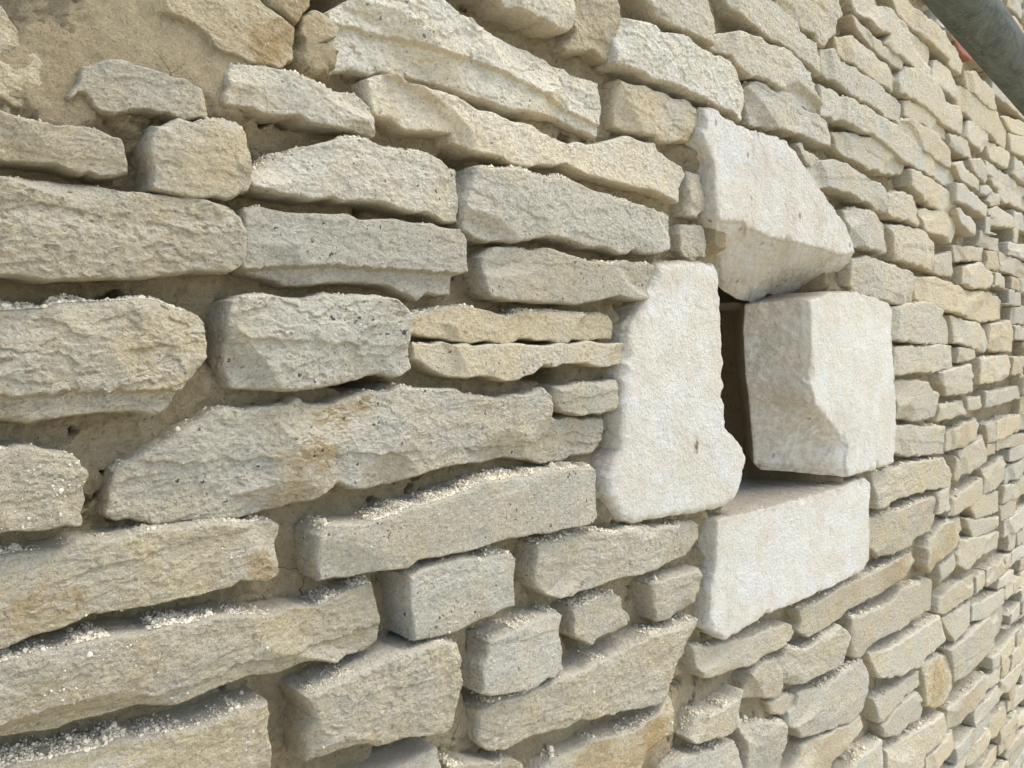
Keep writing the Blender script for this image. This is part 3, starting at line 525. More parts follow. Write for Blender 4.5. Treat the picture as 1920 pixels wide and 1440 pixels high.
([(216.9,1592.3),(224.7,1599.6),(246.7,1605.6),(265.2,1613.3),(282.0,1625.8),(299.3,1636.7),(314.5,1641.7),(335.4,1641.6),(379.8,1642.3),(391.6,1645.9),(397.4,1639.2),(415.6,1638.2),(440.9,1642.9),(470.8,1648.3),(509.3,1653.1),(562.2,1654.1),(619.7,1643.7),(673.4,1636.8),(711.7,1638.4),(746.9,1645.4),(760.5,1632.8),(764.8,1605.5),(795.1,1599.9),(829.0,1599.1),(892.6,1594.9),(891.8,1560.8),(870.9,1547.2),(817.9,1543.4),(763.0,1541.2),(711.8,1552.9),(673.4,1555.5),(637.0,1556.7),(602.4,1557.2),(569.6,1554.5),(530.7,1549.8),(508.5,1543.6),(473.1,1544.1),(453.0,1550.7),(427.1,1555.7),(402.2,1546.3),(366.8,1538.0),(344.4,1535.2),(312.6,1533.6),(282.6,1536.1),(245.4,1541.3),(219.3,1546.5),(211.8,1554.5),(213.7,1579.1)],{'p': 20,'g': 0.8,'l': 0.45,'cr': 0.25,'b': 1.08,'o': [(405.8,1592.1,28.5,0.85),(378.5,1554.9,31.4,0.6),(427.9,1623.2,30.4,0.6),(460.6,1643.6,19.0,0.8),(376.0,1579.1,22.8,0.5)],'chip': [(378.1,1525.7,40.1),(494.0,1536.6,46.7),(673.4,1546.1,49.7)],'label': 'very long crooked stone with an ochre band through its middle'}),
([(773.6,1643.2),(806.3,1646.4),(852.3,1647.8),(904.9,1650.8),(905.3,1613.9),(889.1,1604.6),(840.9,1605.2),(812.2,1604.0),(781.2,1613.2),(771.5,1628.2)],{'p': 10,'g': 0.7,'l': 0.6,'cr': 0.4}),
([(107.6,1538.8),(128.0,1537.7),(149.4,1534.4),(164.4,1534.6),(187.8,1536.5),(212.5,1536.6),(247.4,1534.7),(275.4,1534.8),(305.0,1532.9),(336.4,1527.2),(358.4,1526.8),(369.7,1521.7),(369.6,1512.7),(362.6,1500.6),(356.5,1476.3),(349.2,1472.6),(335.5,1474.5),(309.1,1475.1),(293.8,1472.4),(259.9,1473.7),(241.5,1470.9),(215.2,1472.5),(192.4,1475.8),(182.3,1471.6),(162.7,1467.9),(147.7,1467.5),(126.1,1465.8),(105.6,1466.5)],{'p': 14,'g': 0.25,'l': 0,'cr': 0.6,'b': 0.97,'o': [(341.2,1488.9,21.8,0.9),(159.3,1481.8,37.1,0.7),(133.4,1475.6,23.7,0.5),(293.9,1478.4,25.4,0.3)],'label': 'long beige stone with rusty ochre stains at its right tip and lower edge'}),
([(414.1,1514.7),(451.3,1513.1),(478.4,1514.6),(514.1,1518.0),(552.0,1521.6),(592.2,1528.0),(644.0,1533.7),(709.8,1530.5),(771.5,1532.5),(838.7,1531.7),(854.1,1526.2),(854.5,1488.0),(856.0,1453.3),(827.7,1450.3),(771.9,1455.7),(730.0,1452.0),(690.5,1454.0),(643.9,1456.9),(600.3,1455.0),(559.5,1459.6),(528.5,1459.3),(513.6,1453.2),(484.8,1454.9),(450.6,1457.3),(424.7,1456.0),(407.1,1456.5),(401.3,1478.6),(404.1,1505.4)],{'p': 22,'g': 0.8,'l': 0.5,'cr': 1.3,'b': 1.0,'rel': 0.5,'label': 'long flat grey stone rising to the right under the crooked stone'}),
([(738.4,1434.1),(798.4,1434.3),(868.5,1429.8),(945.2,1424.8),(1029.8,1415.0),(1107.2,1405.1),(1145.3,1395.2),(1149.2,1374.5),(1132.8,1359.2),(1108.5,1347.5),(1046.0,1347.5),(1001.8,1347.9),(946.2,1351.1),(894.0,1355.7),(845.0,1356.2),(810.2,1356.3),(776.8,1353.5),(755.4,1360.0),(738.6,1373.2),(734.4,1404.2)],{'p': 18,'g': 0.55,'l': 0.3,'cr': 1.0,'b': 1.05}),
([(515.0,1443.0),(554.7,1447.2),(595.4,1445.5),(647.6,1440.1),(684.9,1433.6),(694.5,1426.2),(692.6,1391.9),(694.5,1363.6),(656.7,1363.8),(620.8,1360.0),(586.7,1360.3),(554.2,1362.5),(523.4,1365.8),(517.5,1387.6),(514.0,1412.8)],{'p': 18,'g': 0.95,'l': 0.5,'cr': 0.8,'b': 1.05,'rel': 0.6}),
([(104.3,1455.6),(138.8,1453.8),(160.9,1453.5),(200.4,1454.1),(243.5,1452.9),(290.8,1450.6),(326.7,1445.3),(371.0,1435.0),(406.8,1431.8),(432.1,1435.9),(475.5,1436.4),(480.3,1421.2),(484.2,1390.6),(484.7,1372.6),(471.4,1367.4),(451.0,1367.4),(424.8,1369.2),(399.9,1373.7),(375.9,1375.3),(341.8,1377.6),(309.9,1382.3),(274.8,1380.8),(246.6,1382.7),(224.2,1383.1),(198.8,1387.1),(178.6,1389.6),(166.8,1384.9),(144.3,1386.5),(122.9,1388.0),(102.5,1389.9)],{'p': 20,'g': 0.4,'l': 0,'cr': 1.1,'b': 0.97,'steps': [([(242.3,1396.1),(315.4,1401.1),(376.2,1394.2),(425.1,1394.6),(507.2,1393.7)],4)],'label': 'longest stone of the lower left,rising to the right with crumbs along its top'}),
([(133.7,1365.3),(163.4,1362.5),(195.2,1359.4),(233.8,1354.6),(266.2,1354.6),(300.8,1352.7),(332.5,1353.5),(346.2,1353.2),(347.1,1340.1),(343.0,1328.1),(344.5,1311.6),(344.7,1255.2),(102.2,1357.0)],{'p': 16,'g': 0.15,'l': 0,'cr': 0.9,'b': 0.94,'label': 'olive beige stone in the bottom left corner'}),
([(384.0,1346.4),(408.4,1352.4),(446.9,1357.1),(488.1,1359.7),(532.3,1359.4),(563.6,1355.3),(586.4,1346.5),(588.0,1333.1),(583.8,1318.3),(589.6,1300.4),(586.1,1256.1),(583.5,1242.7),(555.0,1244.6),(524.0,1252.7),(494.4,1259.2),(459.4,1267.4),(432.8,1271.5),(407.3,1272.7),(390.2,1273.7),(390.5,1301.3),(396.9,1321.2),(394.0,1330.4)],{'p': 26,'g': 0.35,'l': 0.2,'cr': 0.35,'b': 1.02,'label': 'bulky stone at the bottom with a broad dark left end'}),
([(646.6,1328.5),(686.9,1337.1),(736.7,1335.0),(773.7,1335.3),(781.4,1329.7),(773.8,1314.6),(777.2,1284.0),(781.8,1254.3),(758.0,1254.1),(716.5,1252.3),(677.3,1255.5),(644.7,1258.4),(628.5,1266.3),(636.6,1296.2)],{'p': 16,'g': 0.9,'l': 0.3,'cr': 0.8,'b': 1.04,'rel': 0.45,'label': 'small blue grey diamond shaped stone near the bottom centre'}),
([(808.3,1329.2),(843.0,1331.6),(879.4,1331.0),(898.2,1332.2),(924.1,1314.9),(947.1,1286.4),(951.2,1277.1),(918.1,1274.0),(867.5,1276.9),(843.5,1273.2),(825.8,1280.3),(810.8,1292.0),(807.2,1312.0)],{'p': 10,'g': 0.75,'l': 0.1,'cr': 0.9}),
([(993.5,1325.8),(1049.1,1325.1),(1111.7,1322.8),(1153.1,1321.7),(1142.0,1290.7),(1132.6,1265.2),(1113.1,1254.3),(1050.3,1255.4),(1020.5,1256.8),(1014.5,1266.9),(1002.4,1304.2)],{'p': 6,'g': 0.65,'l': 0.05,'cr': 0.2,'b': 1.05}),
([(788.5,1246.6),(829.5,1243.5),(890.2,1241.7),(942.2,1246.8),(1012.1,1245.0),(1072.3,1240.7),(1117.0,1240.2),(1112.7,1212.2),(1105.2,1182.3),(1081.5,1171.1),(1066.5,1139.8),(1059.0,1126.1),(999.4,1132.4),(930.1,1144.5),(878.5,1156.2),(830.1,1164.9),(784.5,1169.3),(731.0,1175.8),(690.9,1176.0),(652.9,1186.0),(641.9,1197.7),(642.0,1235.4),(671.7,1241.3),(720.7,1239.6)],{'p': 12,'g': 0.5,'l': 0.1,'cr': 0.9,'b': 1.0,'label': 'wide pale stone tapering down to the left,bottom centre'}),
([(1062.1,1119.0),(1059.5,1092.1),(1050.7,1068.4),(1017.9,1058.1),(982.1,1045.6),(941.0,1019.3),(723.0,1108.5),(770.5,1114.0),(821.1,1119.9),(894.1,1112.8),(960.3,1105.7),(1009.9,1105.6)],{'p': 10,'g': 0.2,'l': 0,'cr': 0.5,'b': 1.082,'o': [(1010.3,1078.4,59.5,1),(869.2,1088.9,62.3,0.6),(947.1,1067.4,56.1,0.6)],'label': 'cream stone with an orange right end at the bottom edge'}),
([(587.6,1185.6),(622.1,1182.3),(658.5,1164.1),(687.0,1160.9),(716.8,1138.6),(711.8,1104.1),(583.3,1157.4)],{'p': 6,'g': 0.3,'cr': 1}),
([(1147.4,1060.3),(1196.1,1053.2),(1260.4,1056.4),(1279.4,1065.3),(1276.4,1033.2),(1271.6,999.7),(1243.1,999.8),(1179.6,1008.1),(1128.2,1017.5),(1114.7,1031.7)],{'p': 10,'g': 0.65,'l': 0,'cr': 1.2,'b': 1.05}),
([(1086.1,1003.0),(1131.7,998.5),(1219.5,975.2),(1266.2,974.8),(1280.7,940.2),(1298.3,872.1),(1029.5,982.2)],{'p': 8,'g': 0.7,'cr': 0.7,'b': 1.05}),
([(1134.4,1184.9),(1196.6,1170.5),(1290.0,1156.8),(1371.2,1154.7),(1436.6,1148.4),(1499.4,1131.3),(1507.3,1111.5),(1484.1,1101.2),(1394.2,1104.4),(1311.4,1102.4),(1234.4,1110.3),(1189.1,1114.3),(1162.9,1120.5),(1152.1,1144.4)],{'p': 8,'g': 0.4,'l': 0,'cr': 0.3,'b': 1.103}),
([(1476.2,1088.0),(1537.2,1071.1),(1586.9,1068.5),(1643.9,1082.2),(1694.1,1084.8),(1745.0,1053.2),(1770.7,1025.8),(1762.4,994.3),(1712.3,987.3),(1629.3,990.3),(1556.8,998.5),(1507.5,999.1),(1459.1,1019.8),(1439.1,1043.4),(1450.2,1063.7)],{'p': 12,'g': 0.65,'cr': 0.4,'b': 1.05}),
([(1323.3,1083.3),(1381.0,1089.1),(1447.3,1075.3),(1444.4,1029.5),(1463.3,1010.5),(1427.4,1002.3),(1362.1,1023.5),(1306.7,1036.3),(1313.8,1064.7)],{'p': 4,'g': 0.5,'cr': 0.3,'b': 1.05}),
([(1844.7,960.0),(1887.1,910.4),(1872.4,885.8),(1889.9,863.0),(1867.4,835.6),(1819.2,832.0),(1743.3,839.3),(1671.4,854.7),(1622.3,863.8),(1544.3,877.9),(1481.1,928.8),(1485.5,952.8),(1516.5,955.9),(1528.4,979.4),(1574.6,969.6),(1645.4,958.6),(1708.7,960.5),(1766.7,967.7)],{'p': 14,'g': 0.7,'b': 1.082,'cr': 0.8,'rel': 0.62}),
([(1525.4,1152.0),(1595.9,1158.1),(1689.8,1162.3),(1791.5,1161.9),(1918.7,1160.5),(2059.1,1161.9),(2167.6,1155.0),(2186.7,1126.8),(2139.0,1106.8),(2062.9,1101.8),(1922.1,1099.3),(1764.5,1104.3),(1693.1,1093.8),(1624.9,1093.4),(1547.7,1095.2),(1520.9,1109.9),(1532.1,1131.5)],{'p': 12,'g': 0.35,'o': [(2023.9,1139.4,127.9,0.5),(1762.4,1143.8,86.1,0.25)],'cr': 0.6,'label': 'ochre tinted stone slanting up along the underside of the sill','rel': 0.62,'b': 1.05}),
([(1771.3,1077.1),(1858.9,1070.8),(1976.1,1059.4),(2036.3,1058.7),(2121.7,1073.9),(2244.0,1057.2),(2364.1,1041.5),(2361.8,954.8),(2272.1,956.2),(2071.2,972.7),(1980.3,981.5),(1895.6,988.5),(1864.2,977.9),(1816.6,969.3),(1783.5,990.6),(1765.5,1041.0)],{'p': 12,'g': 0.5,'cr': 0.8,'rel': 0.62,'b': 1.05}),
([(1901.4,955.1),(1983.3,947.6),(2073.9,943.1),(2219.5,937.0),(2386.2,932.2),(2439.4,877.2),(2439.2,844.5),(2280.4,848.4),(2226.3,834.2),(2078.6,853.7),(1939.8,886.1)],{'p': 12,'g': 0.6,'cr': 0.6,'rel': 0.62,'b': 1.05}),
([(1938.3,830.8),(2056.2,820.5),(2254.2,808.3),(2265.6,764.8),(2142.2,772.9),(2040.8,771.0),(1969.7,760.9),(1956.2,790.5)],{'p': 8,'g': 0.6,'cr': 0.3,'rel': 0.62,'b': 1.05}),
([(1989.0,746.2),(2053.6,764.7),(2148.8,768.7),(2239.8,755.4),(2278.7,699.8),(2257.2,673.7),(2141.7,691.7),(2076.1,697.7),(1997.8,718.9)],{'p': 10,'g': 0.7,'cr': 0.3,'rel': 0.62,'b': 1.05}),
([(2271.8,827.2),(2385.7,815.2),(2533.5,776.3),(2574.6,733.0),(2551.8,687.0),(2493.2,655.5),(2420.1,651.8),(2302.5,694.1),(2283.8,754.7)],{'p': 8,'g': 0.3,'o': [(2392.1,722.6,128.0,0.7)],'cr': 0.2,'rel': 0.62,'b': 1.05}),
([(1851.8,820.8),(1859.7,794.6),(1791.1,786.5),(1752.5,781.7),(1676.7,776.4),(1637.3,719.0),(1458.8,793.3),(1553.5,853.5),(1605.5,852.2),(1686.7,846.9),(1759.1,831.2)],{'p': 8,'g': 0.35,'o': [(1673.9,815.3,102.1,0.4)],'cr': 0.3,'rel': 0.62,'b': 1.05}),
([(1993.1,713.1),(1978.3,678.0),(1946.7,593.3),(1720.6,687.1),(1824.4,733.3),(1906.0,725.0)],{'p': 14,'g': 0.8,'cr': 1,'rel': 0.62,'b': 1.05}),
([(2011.2,564.3),(2016.0,673.6),(2151.3,653.0),(2296.4,645.4),(2458.6,627.0),(2489.6,570.0),(2449.6,543.1),(2303.5,558.9),(2253.4,464.0)],{'p': 12,'g': 0.55,'cr': 0.8,'b': 1.103,'rel': 0.62}),
([(2507.4,618.5),(2669.7,619.3),(2872.5,617.5),(2879.9,540.2),(2676.3,541.9),(2596.6,535.6),(2512.1,547.4)],{'p': 10,'g': 0.35,'o': [(2699.3,592.6,151.9,0.3)],'cr': 0.8,'rel': 0.62,'b': 1.05}),
([(2381.0,939.9),(2403.1,976.0),(2513.5,990.9),(2727.1,978.1),(2732.1,919.0),(2544.0,920.5),(2440.4,924.6)],{'p': 8,'g': 0.35,'cr': 0.3,'rel': 0.62,'b': 1.05}),
([(2455.1,904.7),(2571.7,904.7),(2690.7,901.1),(2697.0,825.5),(2527.4,819.4),(2503.1,845.9)],{'p': 8,'g': 0.5,'cr': 0.4,'rel': 0.62,'b': 1.05}),
([(2729.7,880.0),(3079.5,862.6),(3085.2,805.5),(2858.7,810.2),(2721.7,827.1)],{'p': 8,'g': 0.6,'cr': 0.3,'rel': 0.62,'b': 1.05}),
([(2489.3,805.1),(2618.6,803.0),(2874.3,810.9),(3105.0,791.6),(3148.8,733.9),(3094.5,696.5),(2950.7,673.6),(2797.7,672.3),(2656.7,671.1),(2558.7,689.4),(2526.8,751.9)],{'p': 12,'g': 0.55,'cr': 0.3,'rel': 0.62,'b': 1.05}),
([(1288.7,990.2),(1381.2,967.2),(1490.1,929.3),(1481.9,896.5),(1462.8,848.2),(1448.6,798.6),(1322.5,850.9),(1305.6,950.5)],{'p': 6,'g': 0.65,'cr': 0.9,'b': 1.05}),
([(1407.2,996.3),(1486.2,987.1),(1546.8,964.3),(1547.8,938.7),(1499.7,937.8),(1419.0,968.6)],{'p': -8,'g': 0.35,'cr': 0.4,'b': 1.05}),
([(1506.6,2052.5),(1567.1,2083.0),(1631.2,2092.6),(1713.2,2094.7),(1771.9,2084.3),(1864.5,2076.7),(1918.5,2065.2),(1928.2,2018.6),(1883.6,2015.0),(1780.3,2026.0),(1716.0,2033.6),(1634.1,2033.4),(1570.2,2024.3),(1532.0,2035.0)],{'p': 12,'g': 0.7,'b': 1.186,'cr': 0.4,'rel': 0.62}),
([(1470.7,2095.6),(1496.2,2104.3),(1511.0,2089.1),(1570.4,2084.6),(1530.9,2059.8),(1500.6,2068.0)],{'p': 6,'g': 0.5,'cr': 0.2,'b': 1.13}),
([(1645.9,2157.3),(1729.0,2167.7),(1847.8,2180.6),(1980.2,2177.2),(2072.2,2153.5),(2054.6,2127.2),(1916.4,2109.6),(1820.9,2106.7),(1731.5,2112.0),(1674.4,2125.2)],{'p': 4,'g': 0.4,'b': 1.164,'cr': 0.2,'rel': 0.62}),
([(2085.3,2146.3),(2279.4,2138.7),(2450.1,2122.6),(2445.3,2055.8),(2284.2,2065.9),(2178.7,2080.4),(2086.4,2104.5)],{'p': 8,'g': 0.4,'cr': 0.3,'rel': 0.62,'b': 1.13}),
([(1699.0,1995.4),(1765.8,2011.2),(1858.0,2006.8),(1942.2,1990.7),(1935.9,1920.1),(1846.6,1924.5),(1740.9,1918.8),(1717.6,1954.8)],{'p': 10,'g': 0.7,'cr': 0.6,'rel': 0.62,'b': 1.13}),
([(1961.5,1994.9),(2185.7,2005.7),(2259.5,1977.6),(2275.6,1954.8),(2264.0,1903.5),(2113.2,1910.6),(2008.5,1909.7)],{'p': 8,'g': 0.5,'cr': 0.2,'rel': 0.62,'b': 1.13}),
([(1940.8,2065.2),(2032.7,2080.6),(2123.8,2072.8),(2151.1,2053.2),(2140.4,2006.2),(2062.3,2014.7),(1973.3,2008.3),(1942.4,2018.1)],{'p': 10,'g': 0.5,'cr': 0.4,'rel': 0.62,'b': 1.13}),
([(2152.8,2052.5),(2235.9,2066.7),(2461.9,2064.2),(2443.3,2022.1),(2419.7,1993.2),(2349.0,2001.0),(2198.3,2002.8)],{'p': 10,'g': 0.35,'cr': 0.3,'rel': 0.62,'b': 1.13}),
([(1756.3,1897.8),(1811.6,1905.2),(1975.2,1899.1),(2103.5,1888.4),(2137.1,1872.9),(2136.6,1814.5),(2052.6,1804.1),(1929.0,1812.0),(1785.6,1817.7),(1753.3,1835.4)],{'p': 12,'g': 0.8,'cr': 0.5,'rel': 0.62,'b': 1.13}),
([(2156.4,1878.9),(2251.8,1889.6),(2422.6,1880.8),(2609.1,1867.6),(2823.2,1874.8),(2983.5,1859.1),(2970.5,1790.5),(2744.4,1776.3),(2552.8,1790.7),(2390.9,1800.9),(2227.2,1816.5),(2164.0,1821.7)],{'p': 12,'g': 0.3,'cr': 0.3,'rel': 0.62,'b': 1.13}),
([(2293.3,1945.6),(2428.2,1968.6),(2466.3,1952.4),(2449.6,1897.1),(2333.1,1896.9),(2282.2,1902.0)],{'p': 4,'g': 0.4,'cr': 0.2,'rel': 0.62,'b': 1.13}),
([(2516.5,1932.0),(2663.2,1955.4),(2810.6,1927.4),(2813.9,1887.5),(2643.3,1873.4),(2520.7,1882.7)],{'p': 14,'g': 0.5,'b': 1.198,'cr': 0.4,'rel': 0.62}),
([(2442.8,1987.7),(2717.2,2004.1),(2732.2,1965.7),(2470.5,1945.3)],{'p': 6,'g': 0.5,'cr': 0.2,'rel': 0.62,'b': 1.13}),
([(1974.3,1796.8),(2076.8,1808.1),(2213.6,1820.2),(2376.4,1801.4),(2442.3,1760.1),(2454.3,1708.9),(2272.1,1703.8),(2101.8,1714.2),(1997.4,1716.7)],{'p': 10,'g': 0.85,'cr': 0.3,'rel': 0.62,'b': 1.13}),
([(2453.1,1788.8),(2705.0,1771.0),(2796.3,1741.2),(2770.8,1680.0),(2628.6,1696.7),(2483.1,1709.4)],{'p': 8,'g': 0.45,'cr': 0.2,'rel': 0.62,'b': 1.13}),
([(2846.8,1773.6),(3066.0,1790.8),(3108.0,1751.9),(3078.5,1684.1),(2906.3,1684.5),(2810.7,1694.8)],{'p': 10,'g': 0.4,'cr': 0.2,'rel': 0.62,'b': 1.13}),
([(2012.2,1701.0),(2462.2,1703.6),(2477.8,1635.3),(2221.1,1628.8),(2101.8,1631.5),(2004.4,1627.8)],{'p': 12,'g': 0.7,'cr': 0.2,'rel': 0.62,'b': 1.13}),
([(2507.4,1697.3),(2665.2,1692.3),(2667.4,1664.2),(2505.8,1653.2)],{'p': 6,'g': 0.5,'cr': 0.1,'rel': 0.62,'b': 1.13}),
([(2357.5,1626.6),(2611.3,1647.6),(2673.3,1587.9),(2661.8,1561.6),(2418.1,1560.6),(2376.3,1593.3)],{'p': 10,'g': 0.5,'cr': 0.2,'rel': 0.62,'b': 1.05}),
([(2725.6,1663.8),(3088.7,1672.6),(3096.2,1624.8),(3030.3,1583.0),(2733.0,1583.7)],{'p': 8,'g': 0.5,'cr': 0.2,'rel': 0.62,'b': 1.13}),
([(2028.3,1618.6),(2257.4,1607.6),(2290.3,1580.1),(2341.4,1568.0),(2299.5,1507.5),(2161.5,1504.7),(2051.8,1519.4)],{'p': 8,'g': 0.65,'o': [(2103.0,1516.2,52.5,0.5)],'cr': 0.2,'rel': 0.62,'b': 1.05}),
([(2357.9,1537.3),(2565.9,1542.1),(2585.5,1495.9),(2407.7,1492.9),(2346.1,1493.0)],{'p': 8,'g': 0.5,'cr': 0.1,'rel': 0.62,'b': 1.05}),
([(2609.3,1544.8),(2731.8,1542.4),(2734.6,1505.4),(2596.1,1508.1)],{'p': 10,'g': 0.5,'cr': 0.1,'rel': 0.62,'b': 1.05}),
([(2798.6,1556.3),(3200.2,1558.4),(3241.9,1515.5),(2869.8,1506.4),(2789.9,1506.0)],{'p': 10,'g': 0.7,'cr': 0.1,'rel': 0.62,'b': 1.05}),
([(2020.2,1505.3),(2394.5,1475.2),(2409.5,1397.4),(2142.0,1415.8),(2022.9,1431.9)],{'p': 10,'g': 0.55,'cr': 0.3,'rel': 0.62,'b': 1.05}),
([(2433.5,1453.4),(2571.7,1470.1),(2717.7,1476.4),(2723.0,1422.8),(2577.9,1401.8),(2437.9,1399.0)],{'p': 8,'g': 0.3,'o': [(2574.7,1437.6,69.0,0.3)],'cr': 0.5,'rel': 0.62,'b': 1.05}),
([(1899.6,1396.3),(2043.8,1393.6),(2118.4,1403.3),(2428.1,1381.2),(2473.2,1331.1),(2458.4,1293.7),(2244.9,1312.0),(2030.2,1317.0),(1914.5,1310.0)],{'p': 12,'g': 0.4,'cr': 0.6,'rel': 0.62,'b': 1.05}),
([(1884.4,1289.2),(2003.7,1290.4),(2145.6,1290.0),(2321.3,1287.0),(2363.4,1226.8),(2328.8,1187.7),(2200.8,1187.4),(2095.2,1178.2),(1940.0,1187.1),(1887.0,1219.6),(1867.6,1266.4)],{'p': 12,'g': 0.45,'cr': 0.7,'rel': 0.62,'b': 1.05}),
([(2555.3,1391.5),(2790.4,1417.2),(2811.0,1333.6),(2589.6,1307.5),(2543.8,1322.5)],{'p': 10,'g': 0.35,'cr': 0.5,'rel': 0.62,'b': 1.05}),
([(2509.3,1379.2),(2567.6,1348.4),(2545.3,1297.2),(2509.2,1307.2)],{'p': 6,'g': 0.4,'cr': 0,'rel': 0.62,'b': 1.05}),
([(2477.6,1258.6),(2774.1,1286.0),(2780.7,1222.1),(2537.6,1202.1),(2455.8,1207.1)],{'p': 10,'g': 0.4,'cr': 0.4,'rel': 0.62,'b': 1.05}),
([(2794.4,1300.2),(3031.8,1328.3),(3076.5,1238.1),(2899.4,1228.6),(2800.6,1227.9)],{'p': 10,'g': 0.4,'cr': 0.3,'rel': 0.62,'b': 1.05}),
([(2379.3,1196.5),(2591.6,1186.3),(2607.3,1140.6),(2521.0,1110.9),(2356.9,1085.9),(2299.2,1071.7),(2272.7,1101.6),(2283.5,1147.4)],{'p': 10,'g': 0.25,'o': [(2443.0,1162.5,97.6,0.5),(2333.7,1090.8,76.6,0.5)],'cr': 0.4,'rel': 0.62,'b': 1.05}),
([(2720.6,1229.6),(3015.7,1211.0),(3022.7,1137.1),(2726.5,1155.8),(2674.7,1204.9)],{'p': 6,'g': 0.35,'cr': 0.2,'rel': 0.62,'b': 1.05}),
([(2643.8,1169.1),(2992.4,1123.0),(2995.9,1079.0),(2703.6,1100.5)],{'p': 6,'g': 0.4,'cr': 0.2,'rel': 0.62,'b': 1.05}),
([(2588.5,1113.1),(2801.5,1092.6),(3036.7,1066.6),(3028.5,1007.6),(2731.9,1027.9),(2650.4,1010.3),(2550.4,1047.9)],{'p': 8,'g': 0.5,'cr': 0.3,'rel': 0.62,'b': 1.05}),
([(2394.7,1074.9),(2515.7,1086.3),(2519.5,1047.3),(2399.3,1022.9)],{'p': 8,'g': 0.5,'cr': 0.3,'rel': 0.62,'b': 1.05}),
]
BLOCKS = [
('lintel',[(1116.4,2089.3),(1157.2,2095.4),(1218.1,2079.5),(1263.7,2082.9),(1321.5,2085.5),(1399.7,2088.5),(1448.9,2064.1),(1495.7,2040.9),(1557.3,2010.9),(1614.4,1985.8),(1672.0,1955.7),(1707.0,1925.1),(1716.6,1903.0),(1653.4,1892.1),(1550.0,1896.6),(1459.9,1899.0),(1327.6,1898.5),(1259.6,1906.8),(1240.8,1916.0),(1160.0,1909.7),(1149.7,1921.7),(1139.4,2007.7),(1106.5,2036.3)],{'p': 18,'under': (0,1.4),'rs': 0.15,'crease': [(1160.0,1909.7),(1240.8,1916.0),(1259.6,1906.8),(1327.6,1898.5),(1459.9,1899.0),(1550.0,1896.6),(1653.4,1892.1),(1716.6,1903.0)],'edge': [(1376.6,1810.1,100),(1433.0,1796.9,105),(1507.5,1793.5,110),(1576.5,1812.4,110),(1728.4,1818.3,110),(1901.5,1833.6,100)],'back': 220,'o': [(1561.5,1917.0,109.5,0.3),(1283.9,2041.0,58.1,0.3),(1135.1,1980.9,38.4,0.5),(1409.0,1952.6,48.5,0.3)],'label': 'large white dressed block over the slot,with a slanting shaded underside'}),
('jamb',[(1002.7,1830.0),(1076.3,1838.1),(1161.6,1841.1),(1177.5,1817.9),(1180.1,1781.9),(1188.4,1727.5),(1195.5,1654.1),(1200.4,1598.4),(1203.1,1561.0),(1249.3,1532.9),(1278.6,1502.2),(1273.5,1478.5),(1259.1,1451.1),(1241.2,1424.6),(1183.8,1419.6),(1100.3,1422.1),(1009.1,1430.1),(946.6,1428.5),(916.2,1438.2),(894.3,1461.5),(877.9,1487.4),(876.4,1510.9),(887.3,1530.8),(906.0,1547.0),(908.0,1598.1),(911.1,1660.9),(918.3,1700.1),(929.6,1731.7),(955.6,1760.2),(986.4,1802.0)],{'p': 12,'back': 200,'R': 14,'o': [(1107.5,1538.7,11.4,1),(1107.7,1528.0,10.2,1),(875.3,1499.4,30.6,0.55),(909.1,1613.8,16.8,0.4),(935.9,1747.6,32.0,0.4),(1017.1,1824.4,57.5,0.3),(926.7,1432.5,27.0,0.45),(1095.3,1665.2,31.2,0.25)],'label': 'tall white dressed block left of the slot,with a widened foot and one rusty pit'}),
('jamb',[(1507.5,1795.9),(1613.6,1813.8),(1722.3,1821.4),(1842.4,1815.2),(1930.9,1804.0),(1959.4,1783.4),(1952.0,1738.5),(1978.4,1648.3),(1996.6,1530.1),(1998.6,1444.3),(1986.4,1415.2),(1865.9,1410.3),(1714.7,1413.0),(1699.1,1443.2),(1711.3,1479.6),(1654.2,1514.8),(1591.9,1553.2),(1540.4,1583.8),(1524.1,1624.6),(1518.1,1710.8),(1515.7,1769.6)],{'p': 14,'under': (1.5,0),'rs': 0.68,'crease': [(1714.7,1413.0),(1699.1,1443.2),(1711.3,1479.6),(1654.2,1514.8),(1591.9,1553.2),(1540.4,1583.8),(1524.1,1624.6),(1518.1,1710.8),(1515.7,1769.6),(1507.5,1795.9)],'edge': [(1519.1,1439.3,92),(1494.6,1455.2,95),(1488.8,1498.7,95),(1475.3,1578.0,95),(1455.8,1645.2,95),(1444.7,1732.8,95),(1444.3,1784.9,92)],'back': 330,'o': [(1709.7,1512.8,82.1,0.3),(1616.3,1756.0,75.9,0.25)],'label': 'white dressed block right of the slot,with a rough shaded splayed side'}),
('sill',[(1175.6,1401.4),(1275.8,1400.2),(1355.6,1396.4),(1523.5,1393.7),(1692.3,1394.3),(1809.0,1399.2),(1847.2,1383.4),(1844.8,1314.7),(1854.8,1250.1),(1851.3,1200.1),(1821.0,1180.9),(1760.6,1178.6),(1661.2,1180.6),(1477.3,1183.8),(1362.4,1190.2),(1281.9,1187.0),(1211.1,1179.2),(1154.2,1217.0),(1158.0,1270.0),(1172.0,1332.2)],{'p': 12,'back': 260,'R': 4,'o': [(1215.7,1213.6,19.8,0.3)],'label': 'brightest flat faced white block under the slot'}),
]
BRICK = [(2408.5, 2547.2), (2478.9, 2563.3), (2558.4, 2572.6), (2576.1, 2549.8), (2552.0, 2531.5), (2463.0, 2523.6)]
